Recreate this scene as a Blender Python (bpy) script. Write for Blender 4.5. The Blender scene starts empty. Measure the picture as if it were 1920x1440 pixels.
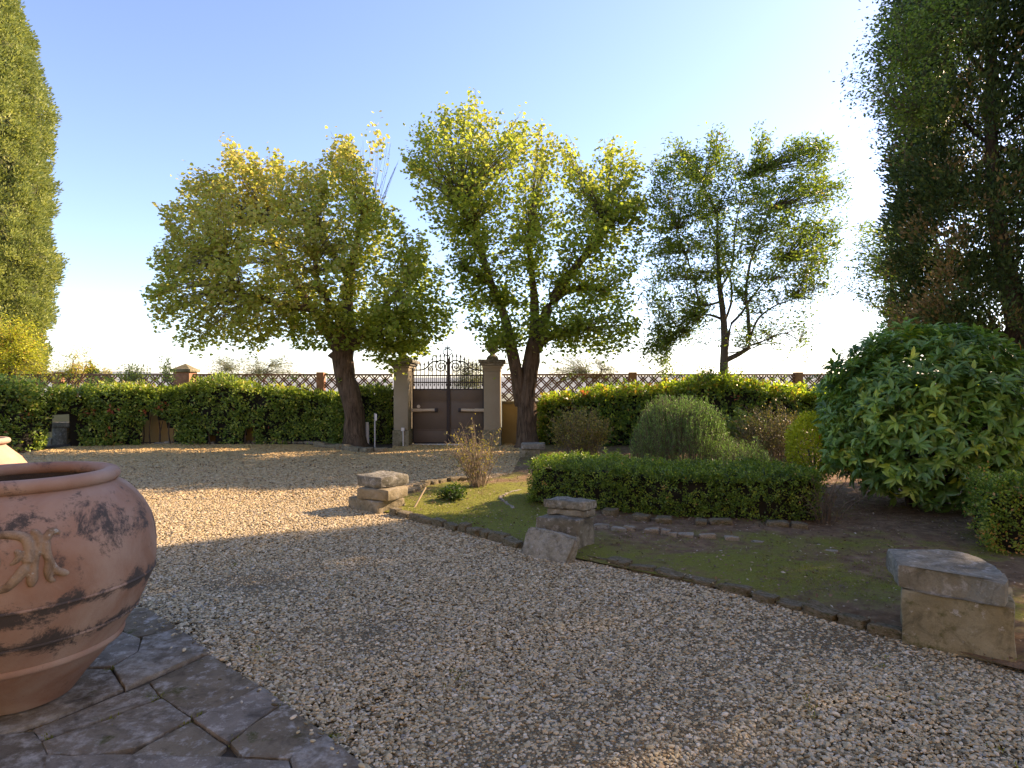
import bpy, bmesh, math, random
import numpy as np
from mathutils import Vector, Matrix, noise as mnoise
from mathutils.geometry import delaunay_2d_cdt, tessellate_polygon

R = math.radians
F, H = 1150.0, 1.8            # focal length in photo pixels, eye height in metres
rs = np.random.RandomState(7)
random.seed(7)
C = bpy.context.scene.collection
sc = bpy.context.scene

# ------------------------------------------------------------------ camera, world, sun, exposure
cam = bpy.data.objects.new('camera', bpy.data.cameras.new('camera'))
C.objects.link(cam)
cam.location = (0, 0, H)
cam.rotation_euler = (R(90), 0, 0)
cam.data.sensor_width = 36
cam.data.lens = 36 * F / 1920
cam.data.clip_start = 0.05
cam.data.clip_end = 9000
sc.camera = cam
SUN_AZ, SUN_EL = R(61), R(31)         # azimuth clockwise from the view direction
world = bpy.data.worlds.new('World'); sc.world = world
world.use_nodes = True
wn = world.node_tree
sky = wn.nodes.new('ShaderNodeTexSky')
sky.sky_type = 'NISHITA'; sky.sun_disc = False
sky.sun_elevation = SUN_EL; sky.sun_rotation = SUN_AZ
sky.air_density = 1.0; sky.dust_density = 0.45; sky.ozone_density = 6.0; sky.altitude = 200
wn.nodes['Background'].inputs['Strength'].default_value = 0.15
wn.links.new(sky.outputs[0], wn.nodes['Background'].inputs['Color'])
sun = bpy.data.objects.new('sun', bpy.data.lights.new('sun', 'SUN')); C.objects.link(sun)
sd = Vector((math.sin(SUN_AZ) * math.cos(SUN_EL), math.cos(SUN_AZ) * math.cos(SUN_EL), math.sin(SUN_EL)))
sun.rotation_euler = sd.to_track_quat('Z', 'Y').to_euler()
sun.data.energy = 4.6; sun.data.angle = R(0.53); sun.data.color = (1.0, 0.86, 0.64)
sc.view_settings.view_transform = 'Standard'; sc.view_settings.look = 'None'
sc.view_settings.gamma = 1; sc.view_settings.use_curve_mapping = False
sc.view_settings.exposure = 1.38
sc.view_settings.use_white_balance = True; sc.view_settings.white_balance_temperature = 8000; sc.view_settings.white_balance_tint = 26
sc.cycles.max_bounces = 8
sc.cycles.diffuse_bounces = 4
sc.cycles.transparent_max_bounces = 4

# ------------------------------------------------------------------ placing helpers
def P(px, py, Y):
    return np.array([(px - 960) / F * Y, Y, H - (py - 720) / F * Y])
def G(px, py, z=0.0):
    Y = F * (H - z) / (py - 720)
    return np.array([(px - 960) / F * Y, Y])
def proj(V):
    return np.stack([960 + F * V[:, 0] / V[:, 1], 720 - F * (V[:, 2] - H) / V[:, 1]], 1)
def inpoly(p, poly):
    p = np.asarray(p, float); poly = np.asarray(poly, float)
    r = np.zeros(len(p), bool); j = len(poly) - 1
    for i in range(len(poly)):
        xi, yi = poly[i]; xj, yj = poly[j]
        c = ((yi > p[:, 1]) != (yj > p[:, 1])) & (p[:, 0] < (xj - xi) * (p[:, 1] - yi) / (yj - yi + 1e-12) + xi)
        r ^= c; j = i
    return r
def edgedist(p, poly):
    poly = np.asarray(poly, float); d = np.full(len(p), 1e9)
    for i in range(len(poly)):
        a = poly[i]; b = poly[(i + 1) % len(poly)]; ab = b - a
        t = np.clip(((p - a) @ ab) / (ab @ ab + 1e-12), 0, 1)
        d = np.minimum(d, np.linalg.norm(p - (a + t[:, None] * ab), axis=1))
    return d
def vn(p, seed=0):
    """vectorised value noise in -1..1 on (N,3) points"""
    p = np.asarray(p, float); i = np.floor(p).astype(np.int64); f = p - i; f = f * f * (3 - 2 * f)
    def h(a, b, c):
        n = (a * 374761393 + b * 668265263 + c * 2147483647 + seed * 974711) & 0xffffffff
        n = ((n ^ (n >> 13)) * 1274126177) & 0xffffffff
        n = n ^ (n >> 16)
        return (n & 0xffff) / 32767.5 - 1
    o = 0
    for dx in (0, 1):
        for dy in (0, 1):
            for dz in (0, 1):
                w = (f[:, 0] if dx else 1 - f[:, 0]) * (f[:, 1] if dy else 1 - f[:, 1]) * (f[:, 2] if dz else 1 - f[:, 2])
                o = o + w * h(i[:, 0] + dx, i[:, 1] + dy, i[:, 2] + dz)
    return o
def fbm(p, seed=0):
    p = np.asarray(p, float)
    return vn(p, seed) * .6 + vn(p * 2.1, seed + 1) * .3 + vn(p * 4.3, seed + 2) * .15

# ------------------------------------------------------------------ object helpers
def tag(o, label=None, cat=None, group=None, kind=None):
    if label: o['label'] = label
    if cat: o['category'] = cat
    if group: o['group'] = group
    if kind: o['kind'] = kind
    return o
def empty(name, loc, label=None, cat=None, group=None):
    o = bpy.data.objects.new(name, None); o.location = tuple(loc); o.empty_display_size = .2
    C.objects.link(o); return tag(o, label, cat, group)
def rootloc(parent):
    v = Vector((0, 0, 0))
    while parent is not None:
        v = v + parent.location; parent = parent.parent
    return np.array(v)
def link(name, me, mat=None, parent=None, kind=None):
    if mat is not None and len(me.materials) == 0: me.materials.append(mat)
    o = bpy.data.objects.new(name, me); C.objects.link(o)
    if parent is not None: o.parent = parent
    if kind: o['kind'] = kind
    return o
def meshof(name, V, faces, smooth=None):
    me = bpy.data.meshes.new(name)
    me.from_pydata([tuple(v) for v in V], [], [tuple(int(i) for i in f) for f in faces]); me.update()
    if smooth is not None:
        me.shade_smooth()
        if smooth < 179: me.set_sharp_from_angle(angle=R(smooth))
    return me
def mk(name, V, faces, mat, parent=None, smooth=None, kind=None):
    V = np.asarray(V, float) - rootloc(parent)
    return link(name, meshof(name, V, faces, smooth), mat, parent, kind)
def arrmesh(name, V, loops, sizes, tint=None, smooth=False):
    me = bpy.data.meshes.new(name)
    me.vertices.add(len(V)); me.vertices.foreach_set('co', np.asarray(V, np.float32).ravel())
    me.loops.add(len(loops)); me.loops.foreach_set('vertex_index', np.asarray(loops, np.int32))
    st = np.concatenate([[0], np.cumsum(sizes)[:-1]]).astype(np.int32)
    me.polygons.add(len(sizes)); me.polygons.foreach_set('loop_start', st)
    if smooth: me.polygons.foreach_set('use_smooth', np.ones(len(sizes), bool))
    if tint is not None:
        a = me.attributes.new('tint', 'FLOAT', 'FACE'); a.data.foreach_set('value', np.asarray(tint, np.float32))
    me.update(calc_edges=True); me.validate(); return me
def nrm(v):
    return v / (np.linalg.norm(v, axis=-1, keepdims=True) + 1e-9)

T_RH = (np.array([(0, 0, 0), (.5, .5, .1), (1, 0, 0), (.5, -.5, .1)]), [(0, 1, 2, 3)])
T_RND = (np.array([(0, 0, 0), (.1, .4, .07), (.5, .52, .1), (1, 0, -.06), (.5, -.52, .1), (.1, -.4, .07)]), [(0, 3, 2, 1), (0, 5, 4, 3)])
T_LNG = (np.array([(0, 0, 0), (.35, 0, .03), (.7, 0, .01), (1, 0, -.09), (.22, .36, .1), (.55, .5, .11), (.82, .3, .03), (.22, -.36, .1), (.55, -.5, .11), (.82, -.3, .03)]),
         [(0, 1, 5, 4), (1, 2, 6, 5), (2, 3, 6), (1, 0, 7, 8), (2, 1, 8, 9), (3, 2, 9)])
def frames(D, N):
    D = nrm(D); B = nrm(np.cross(N, D)); return D, B, np.cross(D, B)
def leafmesh(name, Pt, D, N, L, W, tint, T=T_RH, smooth=False):
    D, B, N = frames(D, N); tv, tf = T; n = len(Pt); k = len(tv)
    L = np.broadcast_to(L, n)[:, None, None]; W = np.broadcast_to(W, n)[:, None, None]
    V = Pt[:, None, :] + tv[None, :, 0:1] * L * D[:, None, :] + tv[None, :, 1:2] * W * B[:, None, :] + tv[None, :, 2:3] * L * N[:, None, :]
    fl = np.array([i for f in tf for i in f]); sz = np.array([len(f) for f in tf])
    loops = (np.arange(n)[:, None] * k + fl[None, :]).ravel()
    return arrmesh(name, V.reshape(-1, 3), loops, np.tile(sz, n), np.repeat(tint, len(tf)), smooth)
def leaves(name, Pt, D, N, L, W, tint, mat, parent=None, T=T_RH, kind='stuff', smooth=False):
    return link(name, leafmesh(name, Pt - rootloc(parent), D, N, L, W, tint, T, smooth), mat, parent, kind)
def tubesV(Pts, Rad, sides):
    """Pts (N,k,3), Rad (N,k) -> vertices, quads (open ends, last ring closed to a point when radius is small)"""
    Pts = np.asarray(Pts, float); N, k, _ = Pts.shape
    T = np.gradient(Pts, axis=1); T = nrm(T)
    ref = np.where(np.abs(T[..., 2:3]) > .9, np.array([1., 0, 0]), np.array([0, 0, 1.]))
    A = nrm(np.cross(T, ref)); Bv = np.cross(T, A)
    th = np.arange(sides) / sides * 2 * np.pi
    ring = A[:, :, None, :] * np.cos(th)[None, None, :, None] + Bv[:, :, None, :] * np.sin(th)[None, None, :, None]
    V = Pts[:, :, None, :] + ring * np.asarray(Rad)[:, :, None, None]
    idx = np.arange(N * k * sides).reshape(N, k, sides)
    a = idx[:, :-1, :]; b = np.roll(idx, -1, 2)[:, :-1, :]; c = np.roll(idx, -1, 2)[:, 1:, :]; d = idx[:, 1:, :]
    Q = np.stack([a, b, c, d], -1).reshape(-1, 4)
    return V.reshape(-1, 3), Q
def tubes(name, Pts, Rad, sides, mat, parent=None, kind=None, tint=None, cap=False):
    V, Q = tubesV(Pts, Rad, sides)
    o = link(name, arrmesh(name, V - rootloc(parent), Q.ravel(), np.full(len(Q), 4), None, True), mat, parent, kind)
    return o
def smoothpath(pts, n, jit=0.0, rng=rs):
    pts = np.asarray(pts, float); s = np.concatenate([[0], np.cumsum(np.linalg.norm(np.diff(pts[:, :3], axis=0), axis=1))])
    m = len(pts); t = np.linspace(0, s[-1], n); out = np.zeros((n, pts.shape[1]))
    for q, tt in enumerate(t):
        i = min(max(np.searchsorted(s, tt) - 1, 0), m - 2); u = (tt - s[i]) / max(s[i + 1] - s[i], 1e-9)
        p0 = pts[max(i - 1, 0)]; p1 = pts[i]; p2 = pts[i + 1]; p3 = pts[min(i + 2, m - 1)]
        out[q] = .5 * (2 * p1 + (p2 - p0) * u + (2 * p0 - 5 * p1 + 4 * p2 - p3) * u * u + (-p0 + 3 * p1 - 3 * p2 + p3) * u ** 3)
    if jit: out[1:-1, :3] += rng.randn(n - 2, 3) * jit
    return out
class Acc:
    def __init__(s): s.V = []; s.F = []; s.n = 0
    def add(s, V, Fc):
        V = np.asarray(V, float); s.V.append(V); s.F += [tuple(int(i) + s.n for i in f) for f in Fc]; s.n += len(V)
    def tube(s, pts, rad, sides=8, cap=True):
        pts = np.asarray(pts, float); rad = np.broadcast_to(np.asarray(rad, float), len(pts))
        V, Q = tubesV(pts[None], rad[None], sides); f = [tuple(q) for q in Q]
        if cap:
            f.append(tuple(range(sides))[::-1]); f.append(tuple(range(len(V) - sides, len(V))))
        s.add(V, f)
    def box(s, x0, x1, y0, y1, z0, z1):
        V = [(x, y, z) for z in (z0, z1) for y in (y0, y1) for x in (x0, x1)]
        s.add(V, [(0, 2, 3, 1), (4, 5, 7, 6), (0, 1, 5, 4), (1, 3, 7, 5), (3, 2, 6, 7), (2, 0, 4, 6)])
    def out(s, name, mat, parent=None, smooth=None, kind=None):
        return mk(name, np.concatenate(s.V), s.F, mat, parent, smooth, kind)
def boxo(name, x0, x1, y0, y1, z0, z1, mat, parent=None, bevel=0.0, kind=None):
    bm = bmesh.new(); bmesh.ops.create_cube(bm, size=1)
    for v in bm.verts: v.co = Vector((x0 + (v.co.x + .5) * (x1 - x0), y0 + (v.co.y + .5) * (y1 - y0), z0 + (v.co.z + .5) * (z1 - z0))) - Vector(rootloc(parent))
    if bevel: bmesh.ops.bevel(bm, geom=bm.edges[:], offset=bevel, segments=2, affect='EDGES', profile=.5)
    me = bpy.data.meshes.new(name); bm.to_mesh(me); bm.free()
    me.shade_smooth(); me.set_sharp_from_angle(angle=R(40))
    return link(name, me, mat, parent, kind)
unitbox = None
def ubox(name, a, b, w, d, mat, parent):
    """bar from a to b of width w (in the wall plane) and depth d, sharing one mesh per material"""
    global _ub
    key = 'bar_' + mat.name
    me = bpy.data.meshes.get(key)
    if me is None:
        A = Acc(); A.box(-.5, .5, -.5, .5, 0, 1); me = meshof(key, A.V[0], A.F); me.materials.append(mat)
    a = Vector(a); b = Vector(b); dv = b - a
    o = bpy.data.objects.new(name, me); C.objects.link(o); o.parent = parent
    z = dv.normalized(); y = Vector((0, 1, 0)); x = y.cross(z).normalized(); y = z.cross(x)
    M = Matrix((x * w, y * d, z * dv.length)).transposed().to_4x4(); M.translation = a - Vector(rootloc(parent))
    o.matrix_local = M
    return o

# ------------------------------------------------------------------ materials
def newmat(name):
    m = bpy.data.materials.new(name); m.use_nodes = True
    nt = m.node_tree; b = nt.nodes['Principled BSDF']; return m, nt, b
def nd(nt, t, **k):
    n = nt.nodes.new(t)
    for a, v in k.items():
        if a in n.inputs: n.inputs[a].default_value = v
        else: setattr(n, a, v)
    return n
def ramp(nt, stops, fac, interp='LINEAR'):
    r = nt.nodes.new('ShaderNodeValToRGB'); e = r.color_ramp.elements; r.color_ramp.interpolation = interp
    while len(e) < len(stops): e.new(.5)
    for i, (p, c) in enumerate(stops): e[i].position = p; e[i].color = (*c, 1)
    nt.links.new(fac, r.inputs[0]); return r.outputs[0]
def noise(nt, vec, scale, detail=5, rough=.6, dist=0):
    n = nd(nt, 'ShaderNodeTexNoise', Scale=scale, Detail=detail, Roughness=rough, Distortion=dist)
    nt.links.new(vec, n.inputs['Vector']); return n.outputs['Fac']
def mixc(nt, f, a, b, mode='MIX'):
    m = nt.nodes.new('ShaderNodeMix'); m.data_type = 'RGBA'; m.blend_type = mode
    for s, v in ((m.inputs[0], f), (m.inputs[6], a), (m.inputs[7], b)):
        if hasattr(v, 'links'): nt.links.new(v, s)
        elif isinstance(v, tuple): s.default_value = (*v, 1)
        else: s.default_value = v
    return m.outputs[2]
def bump(nt, h, strength, dist, prev=None):
    b = nd(nt, 'ShaderNodeBump', Strength=strength, Distance=dist); nt.links.new(h, b.inputs['Height'])
    if prev is not None: nt.links.new(prev, b.inputs['Normal'])
    return b.outputs[0]
def mapped(nt, scale=(1, 1, 1), coord='Object'):
    tc = nt.nodes.new('ShaderNodeTexCoord'); mp = nt.nodes.new('ShaderNodeMapping'); mp.inputs['Scale'].default_value = scale
    nt.links.new(tc.outputs[coord], mp.inputs[0]); return mp.outputs[0]
def stepr(nt, fac, lo, hi):
    n = nd(nt, 'ShaderNodeMapRange'); n.inputs['From Min'].default_value = lo; n.inputs['From Max'].default_value = hi
    nt.links.new(fac, n.inputs['Value']); return n.outputs[0]

def leafmat(name, stops, trans=.42, tboost=(1.9, 2.0, 1.1), rough=.5, spec=.35):
    m, nt, b = newmat(name)
    at = nd(nt, 'ShaderNodeAttribute', attribute_name='tint')
    col = ramp(nt, stops, at.outputs['Fac'])
    nt.links.new(col, b.inputs['Base Color']); b.inputs['Roughness'].default_value = rough
    b.inputs['Specular IOR Level'].default_value = spec
    tr = nt.nodes.new('ShaderNodeBsdfTranslucent')
    nt.links.new(mixc(nt, 1.0, col, tboost, 'MULTIPLY'), tr.inputs[0])
    mx = nt.nodes.new('ShaderNodeMixShader'); mx.inputs[0].default_value = trans
    nt.links.new(b.outputs[0], mx.inputs[1]); nt.links.new(tr.outputs[0], mx.inputs[2])
    nt.links.new(mx.outputs[0], nt.nodes['Material Output'].inputs[0]); return m
def stonemat(name, c1, c2, c3, lichen=.3, scale=3.0, bscale=30, bstr=.5, moss=0.0, dirt=1.0):
    m, nt, b = newmat(name); v = mapped(nt)
    oi = nt.nodes.new('ShaderNodeObjectInfo')
    ad = nd(nt, 'ShaderNodeVectorMath', operation='ADD'); nt.links.new(v, ad.inputs[0])
    sc3 = nd(nt, 'ShaderNodeVectorMath', operation='SCALE'); sc3.inputs['Scale'].default_value = 17.0
    nt.links.new(oi.outputs['Random'], sc3.inputs[0]); nt.links.new(sc3.outputs[0], ad.inputs[1]); v = ad.outputs[0]
    n1 = noise(nt, v, scale, 8, .65, .4); col = ramp(nt, [(.3, c1), (.5, c2), (.72, c3)], n1)
    n2 = noise(nt, v, scale * 5, 8, .7)
    col = mixc(nt, stepr(nt, n2, .62 - .12 * lichen, .66), col, (.42, .41, .37)) if lichen > 0 else col
    n4 = noise(nt, v, scale * 2.3, 6, .7, .8); col = mixc(nt, stepr(nt, n4, .50, .78) if dirt == 1 else dirt, col, tuple(x * .38 for x in c1))
    if moss > 0:
        n5 = noise(nt, v, scale * 1.7, 6, .7); col = mixc(nt, stepr(nt, n5, .62 - moss * .15, .72 - moss * .1), col, (.07, .075, .018))
    fine = noise(nt, v, bscale * 3, 6, .7)
    col = mixc(nt, .35, col, ramp(nt, [(.3, (.35, .35, .35)), (.7, (1, 1, 1))], fine), 'MULTIPLY')
    nt.links.new(col, b.inputs['Base Color']); b.inputs['Roughness'].default_value = .9
    b.inputs['Specular IOR Level'].default_value = .2
    bn = bump(nt, noise(nt, v, bscale, 8, .7), bstr, .02)
    bn = bump(nt, n2, .5, .015, bn); nt.links.new(bn, b.inputs['Normal']); return m
def plain(name, c, rough=.6, metal=0, var=.25, scale=8, bs=.15, stretch=(1, 1, 1)):
    m, nt, b = newmat(name); v = mapped(nt, stretch); n = noise(nt, v, scale, 8, .65)
    col = ramp(nt, [(.25, tuple(x * (1 - var) for x in c)), (.75, tuple(min(1, x * (1 + var)) for x in c))], n)
    nt.links.new(col, b.inputs['Base Color']); b.inputs['Roughness'].default_value = rough; b.inputs['Metallic'].default_value = metal
    nt.links.new(bump(nt, noise(nt, v, scale * 6, 6, .7), bs, .01), b.inputs['Normal']); return m

def barkmat(name, c1, c2, bs=.9, sx=14, sz=2.2):
    m, nt, b = newmat(name); v = mapped(nt, (sx, sx, sz)); n = noise(nt, v, 1.0, 8, .7, .6)
    n2 = noise(nt, mapped(nt), 2.0, 4, .6)
    col = ramp(nt, [(.35, c1), (.62, c2)], n); col = mixc(nt, stepr(nt, n2, .5, .7), col, tuple(x * .7 + .02 for x in c2))
    nt.links.new(col, b.inputs['Base Color']); b.inputs['Roughness'].default_value = .95; b.inputs['Specular IOR Level'].default_value = .1
    nt.links.new(bump(nt, n, bs, .05), b.inputs['Normal']); return m

M = {}
M['bark'] = barkmat('bark', (.040, .028, .019), (.17, .12, .08))
M['bark_grey'] = barkmat('bark_grey', (.06, .055, .045), (.16, .14, .11), .5)
M['twig'] = plain('twig_bark', (.13, .10, .07), .9)
M['twig_pale'] = plain('pale_twig', (.20, .15, .10), .9)
M['linden'] = leafmat('linden_leaf', [(0, (.15, .23, .035)), (.45, (.29, .36, .06)), (.78, (.40, .42, .09)), (.96, (.52, .48, .15)), (1, (.40, .24, .09))], .55, (1.3, 1.35, .9))
M['bay'] = leafmat('bay_leaf', [(0, (0.069, 0.115, 0.032)), (.6, (0.161, 0.230, 0.052)), (.9, (0.287, 0.345, 0.069)), (1, (0.287, 0.138, 0.057))], .48, (1.7, 1.8, .8), .4)
M['hedge'] = leafmat('hedge_leaf', [(0, (0.077, 0.136, 0.032)), (.5, (0.197, 0.296, 0.062)), (.85, (0.418, 0.526, 0.110)), (.95, (0.570, 0.600, 0.154)), (.98, (0.570, 0.262, 0.110)), (1, (0.526, 0.154, 0.087))], .3, (1.6, 1.7, .7), .4)
M['ivy'] = leafmat('ivy_leaf', [(0, (0.062, 0.119, 0.031)), (.55, (0.167, 0.263, 0.053)), (.9, (0.439, 0.527, 0.088)), (1, (0.439, 0.123, 0.088))], .42, (1.8, 1.9, .7), .38)
M['box'] = leafmat('box_leaf', [(0, (0.051, 0.102, 0.019)), (.6, (0.145, 0.240, 0.036)), (.95, (0.303, 0.421, 0.071)), (1, (0.510, 0.267, 0.099))], .3, (1.6, 1.7, .7), .38)
M['laurel'] = leafmat('laurel_leaf', [(0, (0.056, 0.129, 0.036)), (.5, (0.128, 0.256, 0.059)), (.85, (0.279, 0.441, 0.089)), (.97, (0.517, 0.600, 0.118)), (1, (0.528, 0.140, 0.059))], .25, (1.8, 1.9, .7), .34, .45)
M['rosemary'] = leafmat('rosemary_leaf', [(0, (0.073, 0.159, 0.045)), (.6, (0.174, 0.337, 0.085)), (1, (0.304, 0.526, 0.142))], .3, (1.3, 1.4, .9))
M['cyp_dark'] = leafmat('dark_cypress_leaf', [(0, (0.042, 0.075, 0.026)), (.6, (0.089, 0.147, 0.047)), (.85, (0.157, 0.218, 0.058)), (.9, (0.179, 0.128, 0.058)), (1, (0.335, 0.231, 0.104))], .3, (1.3, 1.4, .8))
M['cyp_light'] = leafmat('light_cypress_leaf', [(0, (.13, .17, .05)), (.6, (.30, .36, .12)), (1, (.42, .46, .16))], .3, (1.3, 1.3, .8))
M['vine'] = leafmat('vine_leaf', [(0, (0.066, 0.110, 0.033)), (.6, (0.143, 0.220, 0.055)), (1, (0.264, 0.330, 0.077))], .45, (1.6, 1.8, .7))
M['yellow'] = leafmat('yellow_leaf', [(0, (.20, .27, .03)), (.5, (.46, .50, .06)), (.85, (.60, .56, .08)), (1, (.55, .28, .08))], .45, (1.3, 1.3, .7))
M['privet'] = leafmat('privet_leaf', [(0, (0.151, 0.220, 0.026)), (.6, (0.405, 0.456, 0.034)), (1, (0.600, 0.600, 0.050))], .35, (1.4, 1.4, .7))
M['dull'] = leafmat('dull_leaf', [(0, (0.049, 0.056, 0.025)), (.6, (0.119, 0.119, 0.042)), (.9, (0.196, 0.196, 0.049)), (1, (0.252, 0.140, 0.070))], .3, (1.4, 1.4, .7))
M['straw'] = leafmat('straw_leaf', [(0, (0.120, 0.132, 0.036)), (.5, (0.264, 0.240, 0.060)), (.85, (0.408, 0.372, 0.096)), (1, (0.360, 0.204, 0.108))], .4, (1.4, 1.3, .7))
M['olive'] = leafmat('olive_leaf', [(0, (.13, .16, .10)), (.6, (.24, .27, .17)), (1, (.36, .37, .24))], .35, (1.2, 1.2, .8))
M['fern'] = leafmat('low_leaf', [(0, (.02, .05, .012)), (1, (.07, .13, .025))], .3, (1.6, 1.8, .7))
M['litter'] = leafmat('dead_leaf', [(0, (.10, .055, .03)), (.5, (.22, .13, .07)), (.85, (.40, .30, .19)), (1, (.5, .45, .38))], .1, (1, 1, 1))
M['grass'] = leafmat('grass_blade', [(0, (.10, .11, .025)), (.6, (.22, .24, .05)), (1, (.20, .22, .04))], .35, (1.5, 1.6, .7))
M['inner'] = plain('dark_core', (.010, .009, .005), .95)  # near-black shell behind the leaves: shade of the gaps put into its colour
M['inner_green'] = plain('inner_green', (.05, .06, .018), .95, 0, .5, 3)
M['stone_grey'] = stonemat('grey_stone', (.13, .122, .09), (.22, .207, .158), (.35, .335, .265), .8)
M['stone_warm'] = stonemat('warm_stone', (.18, .150, .09), (.27, .23, .145), (.38, .33, .23), .3)
M['stone_lichen'] = stonemat('lichen_stone', (.12, .115, .085), (.21, .20, .15), (.35, .335, .27), .9, 4)
M['stone_spot'] = stonemat('spotted_stone', (.13, .12, .085), (.33, .305, .23), (.46, .43, .34), .9, 6, 30, .6)
M['stone_moss'] = stonemat('mossy_stone', (.13, .105, .06), (.22, .18, .11), (.32, .28, .20), .4, 4, 30, .7, .7)
M['stone_pale'] = stonemat('pale_stone', (.24, .21, .155), (.36, .325, .25), (.50, .46, .38), .4, 5)
M['flag'] = stonemat('flagstone', (.13, .108, .078), (.20, .17, .13), (.31, .28, .22), 1.3, 2.4, 40, .6, .1)
M['flag_brown'] = stonemat('brown_flagstone', (.13, .105, .07), (.20, .165, .115), (.28, .24, .175), .8, 2.6, 40, .6, .2)
M['flag_pale'] = stonemat('pale_flagstone', (.14, .125, .10), (.22, .195, .16), (.32, .29, .24), .8, 3, 40, .4)
M['lattice'] = plain('terracotta_lattice', (.20, .10, .06), .85)
M['brick'] = plain('brick', (.34, .17, .10), .9, 0, .35, 10)
M['render'] = stonemat('ochre_plaster', (.50, .36, .15), (.60, .44, .20), (.66, .51, .26), 0, 1.2, 60, .15, 0, .08)
M['pillar'] = stonemat('grey_plaster', (.31, .265, .18), (.36, .31, .215), (.41, .355, .26), 0, 1.0, 60, .12, 0, .06)
M['sandstone'] = stonemat('sandstone', (.19, .165, .098), (.27, .238, .15), (.37, .335, .225), .2, 3, 40, .4, .5)
M['sheet'] = plain('brown_sheet_steel', (.130, .104, .084), .55, .2, .12, 3, .05)
M['iron'] = plain('dark_iron', (.035, .034, .042), .45, .5)
M['white'] = plain('white_paint', (.72, .70, .66), .5, 0, .06)
M['cream'] = plain('cream_casing', (.62, .52, .40), .45, 0, .06)
M['greymetal'] = plain('grey_metal', (.35, .35, .35), .5, .4)
M['stick'] = plain('weathered_cane', (.42, .32, .18), .8)

# terracotta with dark algae bands and pale bloom
def terracotta(name, base, dirty=1.0):
    m, nt, b = newmat(name); v = mapped(nt)
    n1 = noise(nt, v, 2.2, 8, .65, .5)
    col = ramp(nt, [(.3, tuple(x * .80 for x in base)), (.5, base), (.72, (base[0] * 1.12, base[1] * 1.35, base[2] * 1.6))], n1)
    sp = nt.nodes.new('ShaderNodeSeparateXYZ'); nt.links.new(v, sp.inputs[0])
    n2 = noise(nt, v, 4.0, 12, .80, .3); n3 = noise(nt, v, 1.6, 5, .6, .6)
    col = mixc(nt, stepr(nt, n3, .40, .66), col, (.40, .30, .24))               # pale lime bloom
    # dark algae just under each raised band and on the upper shoulder
    def band(z0, w):
        s = nd(nt, 'ShaderNodeMath', operation='SUBTRACT'); nt.links.new(sp.outputs[2], s.inputs[0]); s.inputs[1].default_value = z0
        a = nd(nt, 'ShaderNodeMath', operation='ABSOLUTE'); nt.links.new(s.outputs[0], a.inputs[0])
        r = nd(nt, 'ShaderNodeMapRange'); r.inputs['From Min'].default_value = w; r.inputs['From Max'].default_value = 0; nt.links.new(a.outputs[0], r.inputs['Value'])
        return r.outputs[0]
    tot = None
    for z0, w, g in ((.64, .10, .21), (.455, .085, .19), (1.0, .28, .13)):
        q = nd(nt, 'ShaderNodeMath', operation='MULTIPLY'); nt.links.new(band(z0, w), q.inputs[0]); q.inputs[1].default_value = g * dirty
        if tot is None: tot = q.outputs[0]
        else:
            ad = nd(nt, 'ShaderNodeMath', operation='ADD'); nt.links.new(tot, ad.inputs[0]); nt.links.new(q.outputs[0], ad.inputs[1]); tot = ad.outputs[0]
    ad = nd(nt, 'ShaderNodeMath', operation='ADD'); nt.links.new(tot, ad.inputs[0]); nt.links.new(n2, ad.inputs[1])
    col = mixc(nt, stepr(nt, ad.outputs[0], .60, .68), col, (.070, .060, .056))
    nt.links.new(col, b.inputs['Base Color']); b.inputs['Roughness'].default_value = .85; b.inputs['Specular IOR Level'].default_value = .25
    bn = bump(nt, noise(nt, v, 45, 8, .7), .25, .01); bn = bump(nt, n2, .3, .01, bn); nt.links.new(bn, b.inputs['Normal']); return m
M['terra'] = terracotta('weathered_terracotta', (.30, .165, .112))
M['terra_light'] = terracotta('clean_terracotta', (.50, .29, .18), 0)
M['relief'] = stonemat('terracotta_relief', (.25, .16, .10), (.34, .24, .16), (.42, .33, .24), .25, 5)

# ground materials
def gravelmat():
    m, nt, b = newmat('fine_gravel'); v = mapped(nt)
    vo = nd(nt, 'ShaderNodeTexVoronoi', Scale=44.0); nt.links.new(v, vo.inputs['Vector'])
    sp = nt.nodes.new('ShaderNodeSeparateColor'); nt.links.new(vo.outputs['Color'], sp.inputs[0])
    col = ramp(nt, PEB, sp.outputs[0])
    col = mixc(nt, .5, col, (.40, .29, .14))
    dk = nd(nt, 'ShaderNodeMapRange'); dk.inputs['From Min'].default_value = .012; dk.inputs['From Max'].default_value = .0
    nt.links.new(vo.outputs['Distance'], dk.inputs['Value'])
    nt.links.new(col, b.inputs['Base Color']); b.inputs['Roughness'].default_value = .85
    inv = nd(nt, 'ShaderNodeMath', operation='MULTIPLY'); nt.links.new(vo.outputs['Distance'], inv.inputs[0]); inv.inputs[1].default_value = -1
    nt.links.new(bump(nt, inv.outputs[0], 1.0, .6), b.inputs['Normal']); return m
PEB = [(0, (.09, .078, .048)), (.16, (.20, .17, .105)), (.34, (.33, .28, .175)), (.5, (.45, .385, .24)), (.62, (.34, .325, .26)), (.76, (.57, .50, .345)), (.86, (.42, .30, .16)), (.94, (.68, .63, .50)), (1, (.20, .21, .21))]
M['gravel'] = gravelmat()
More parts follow.
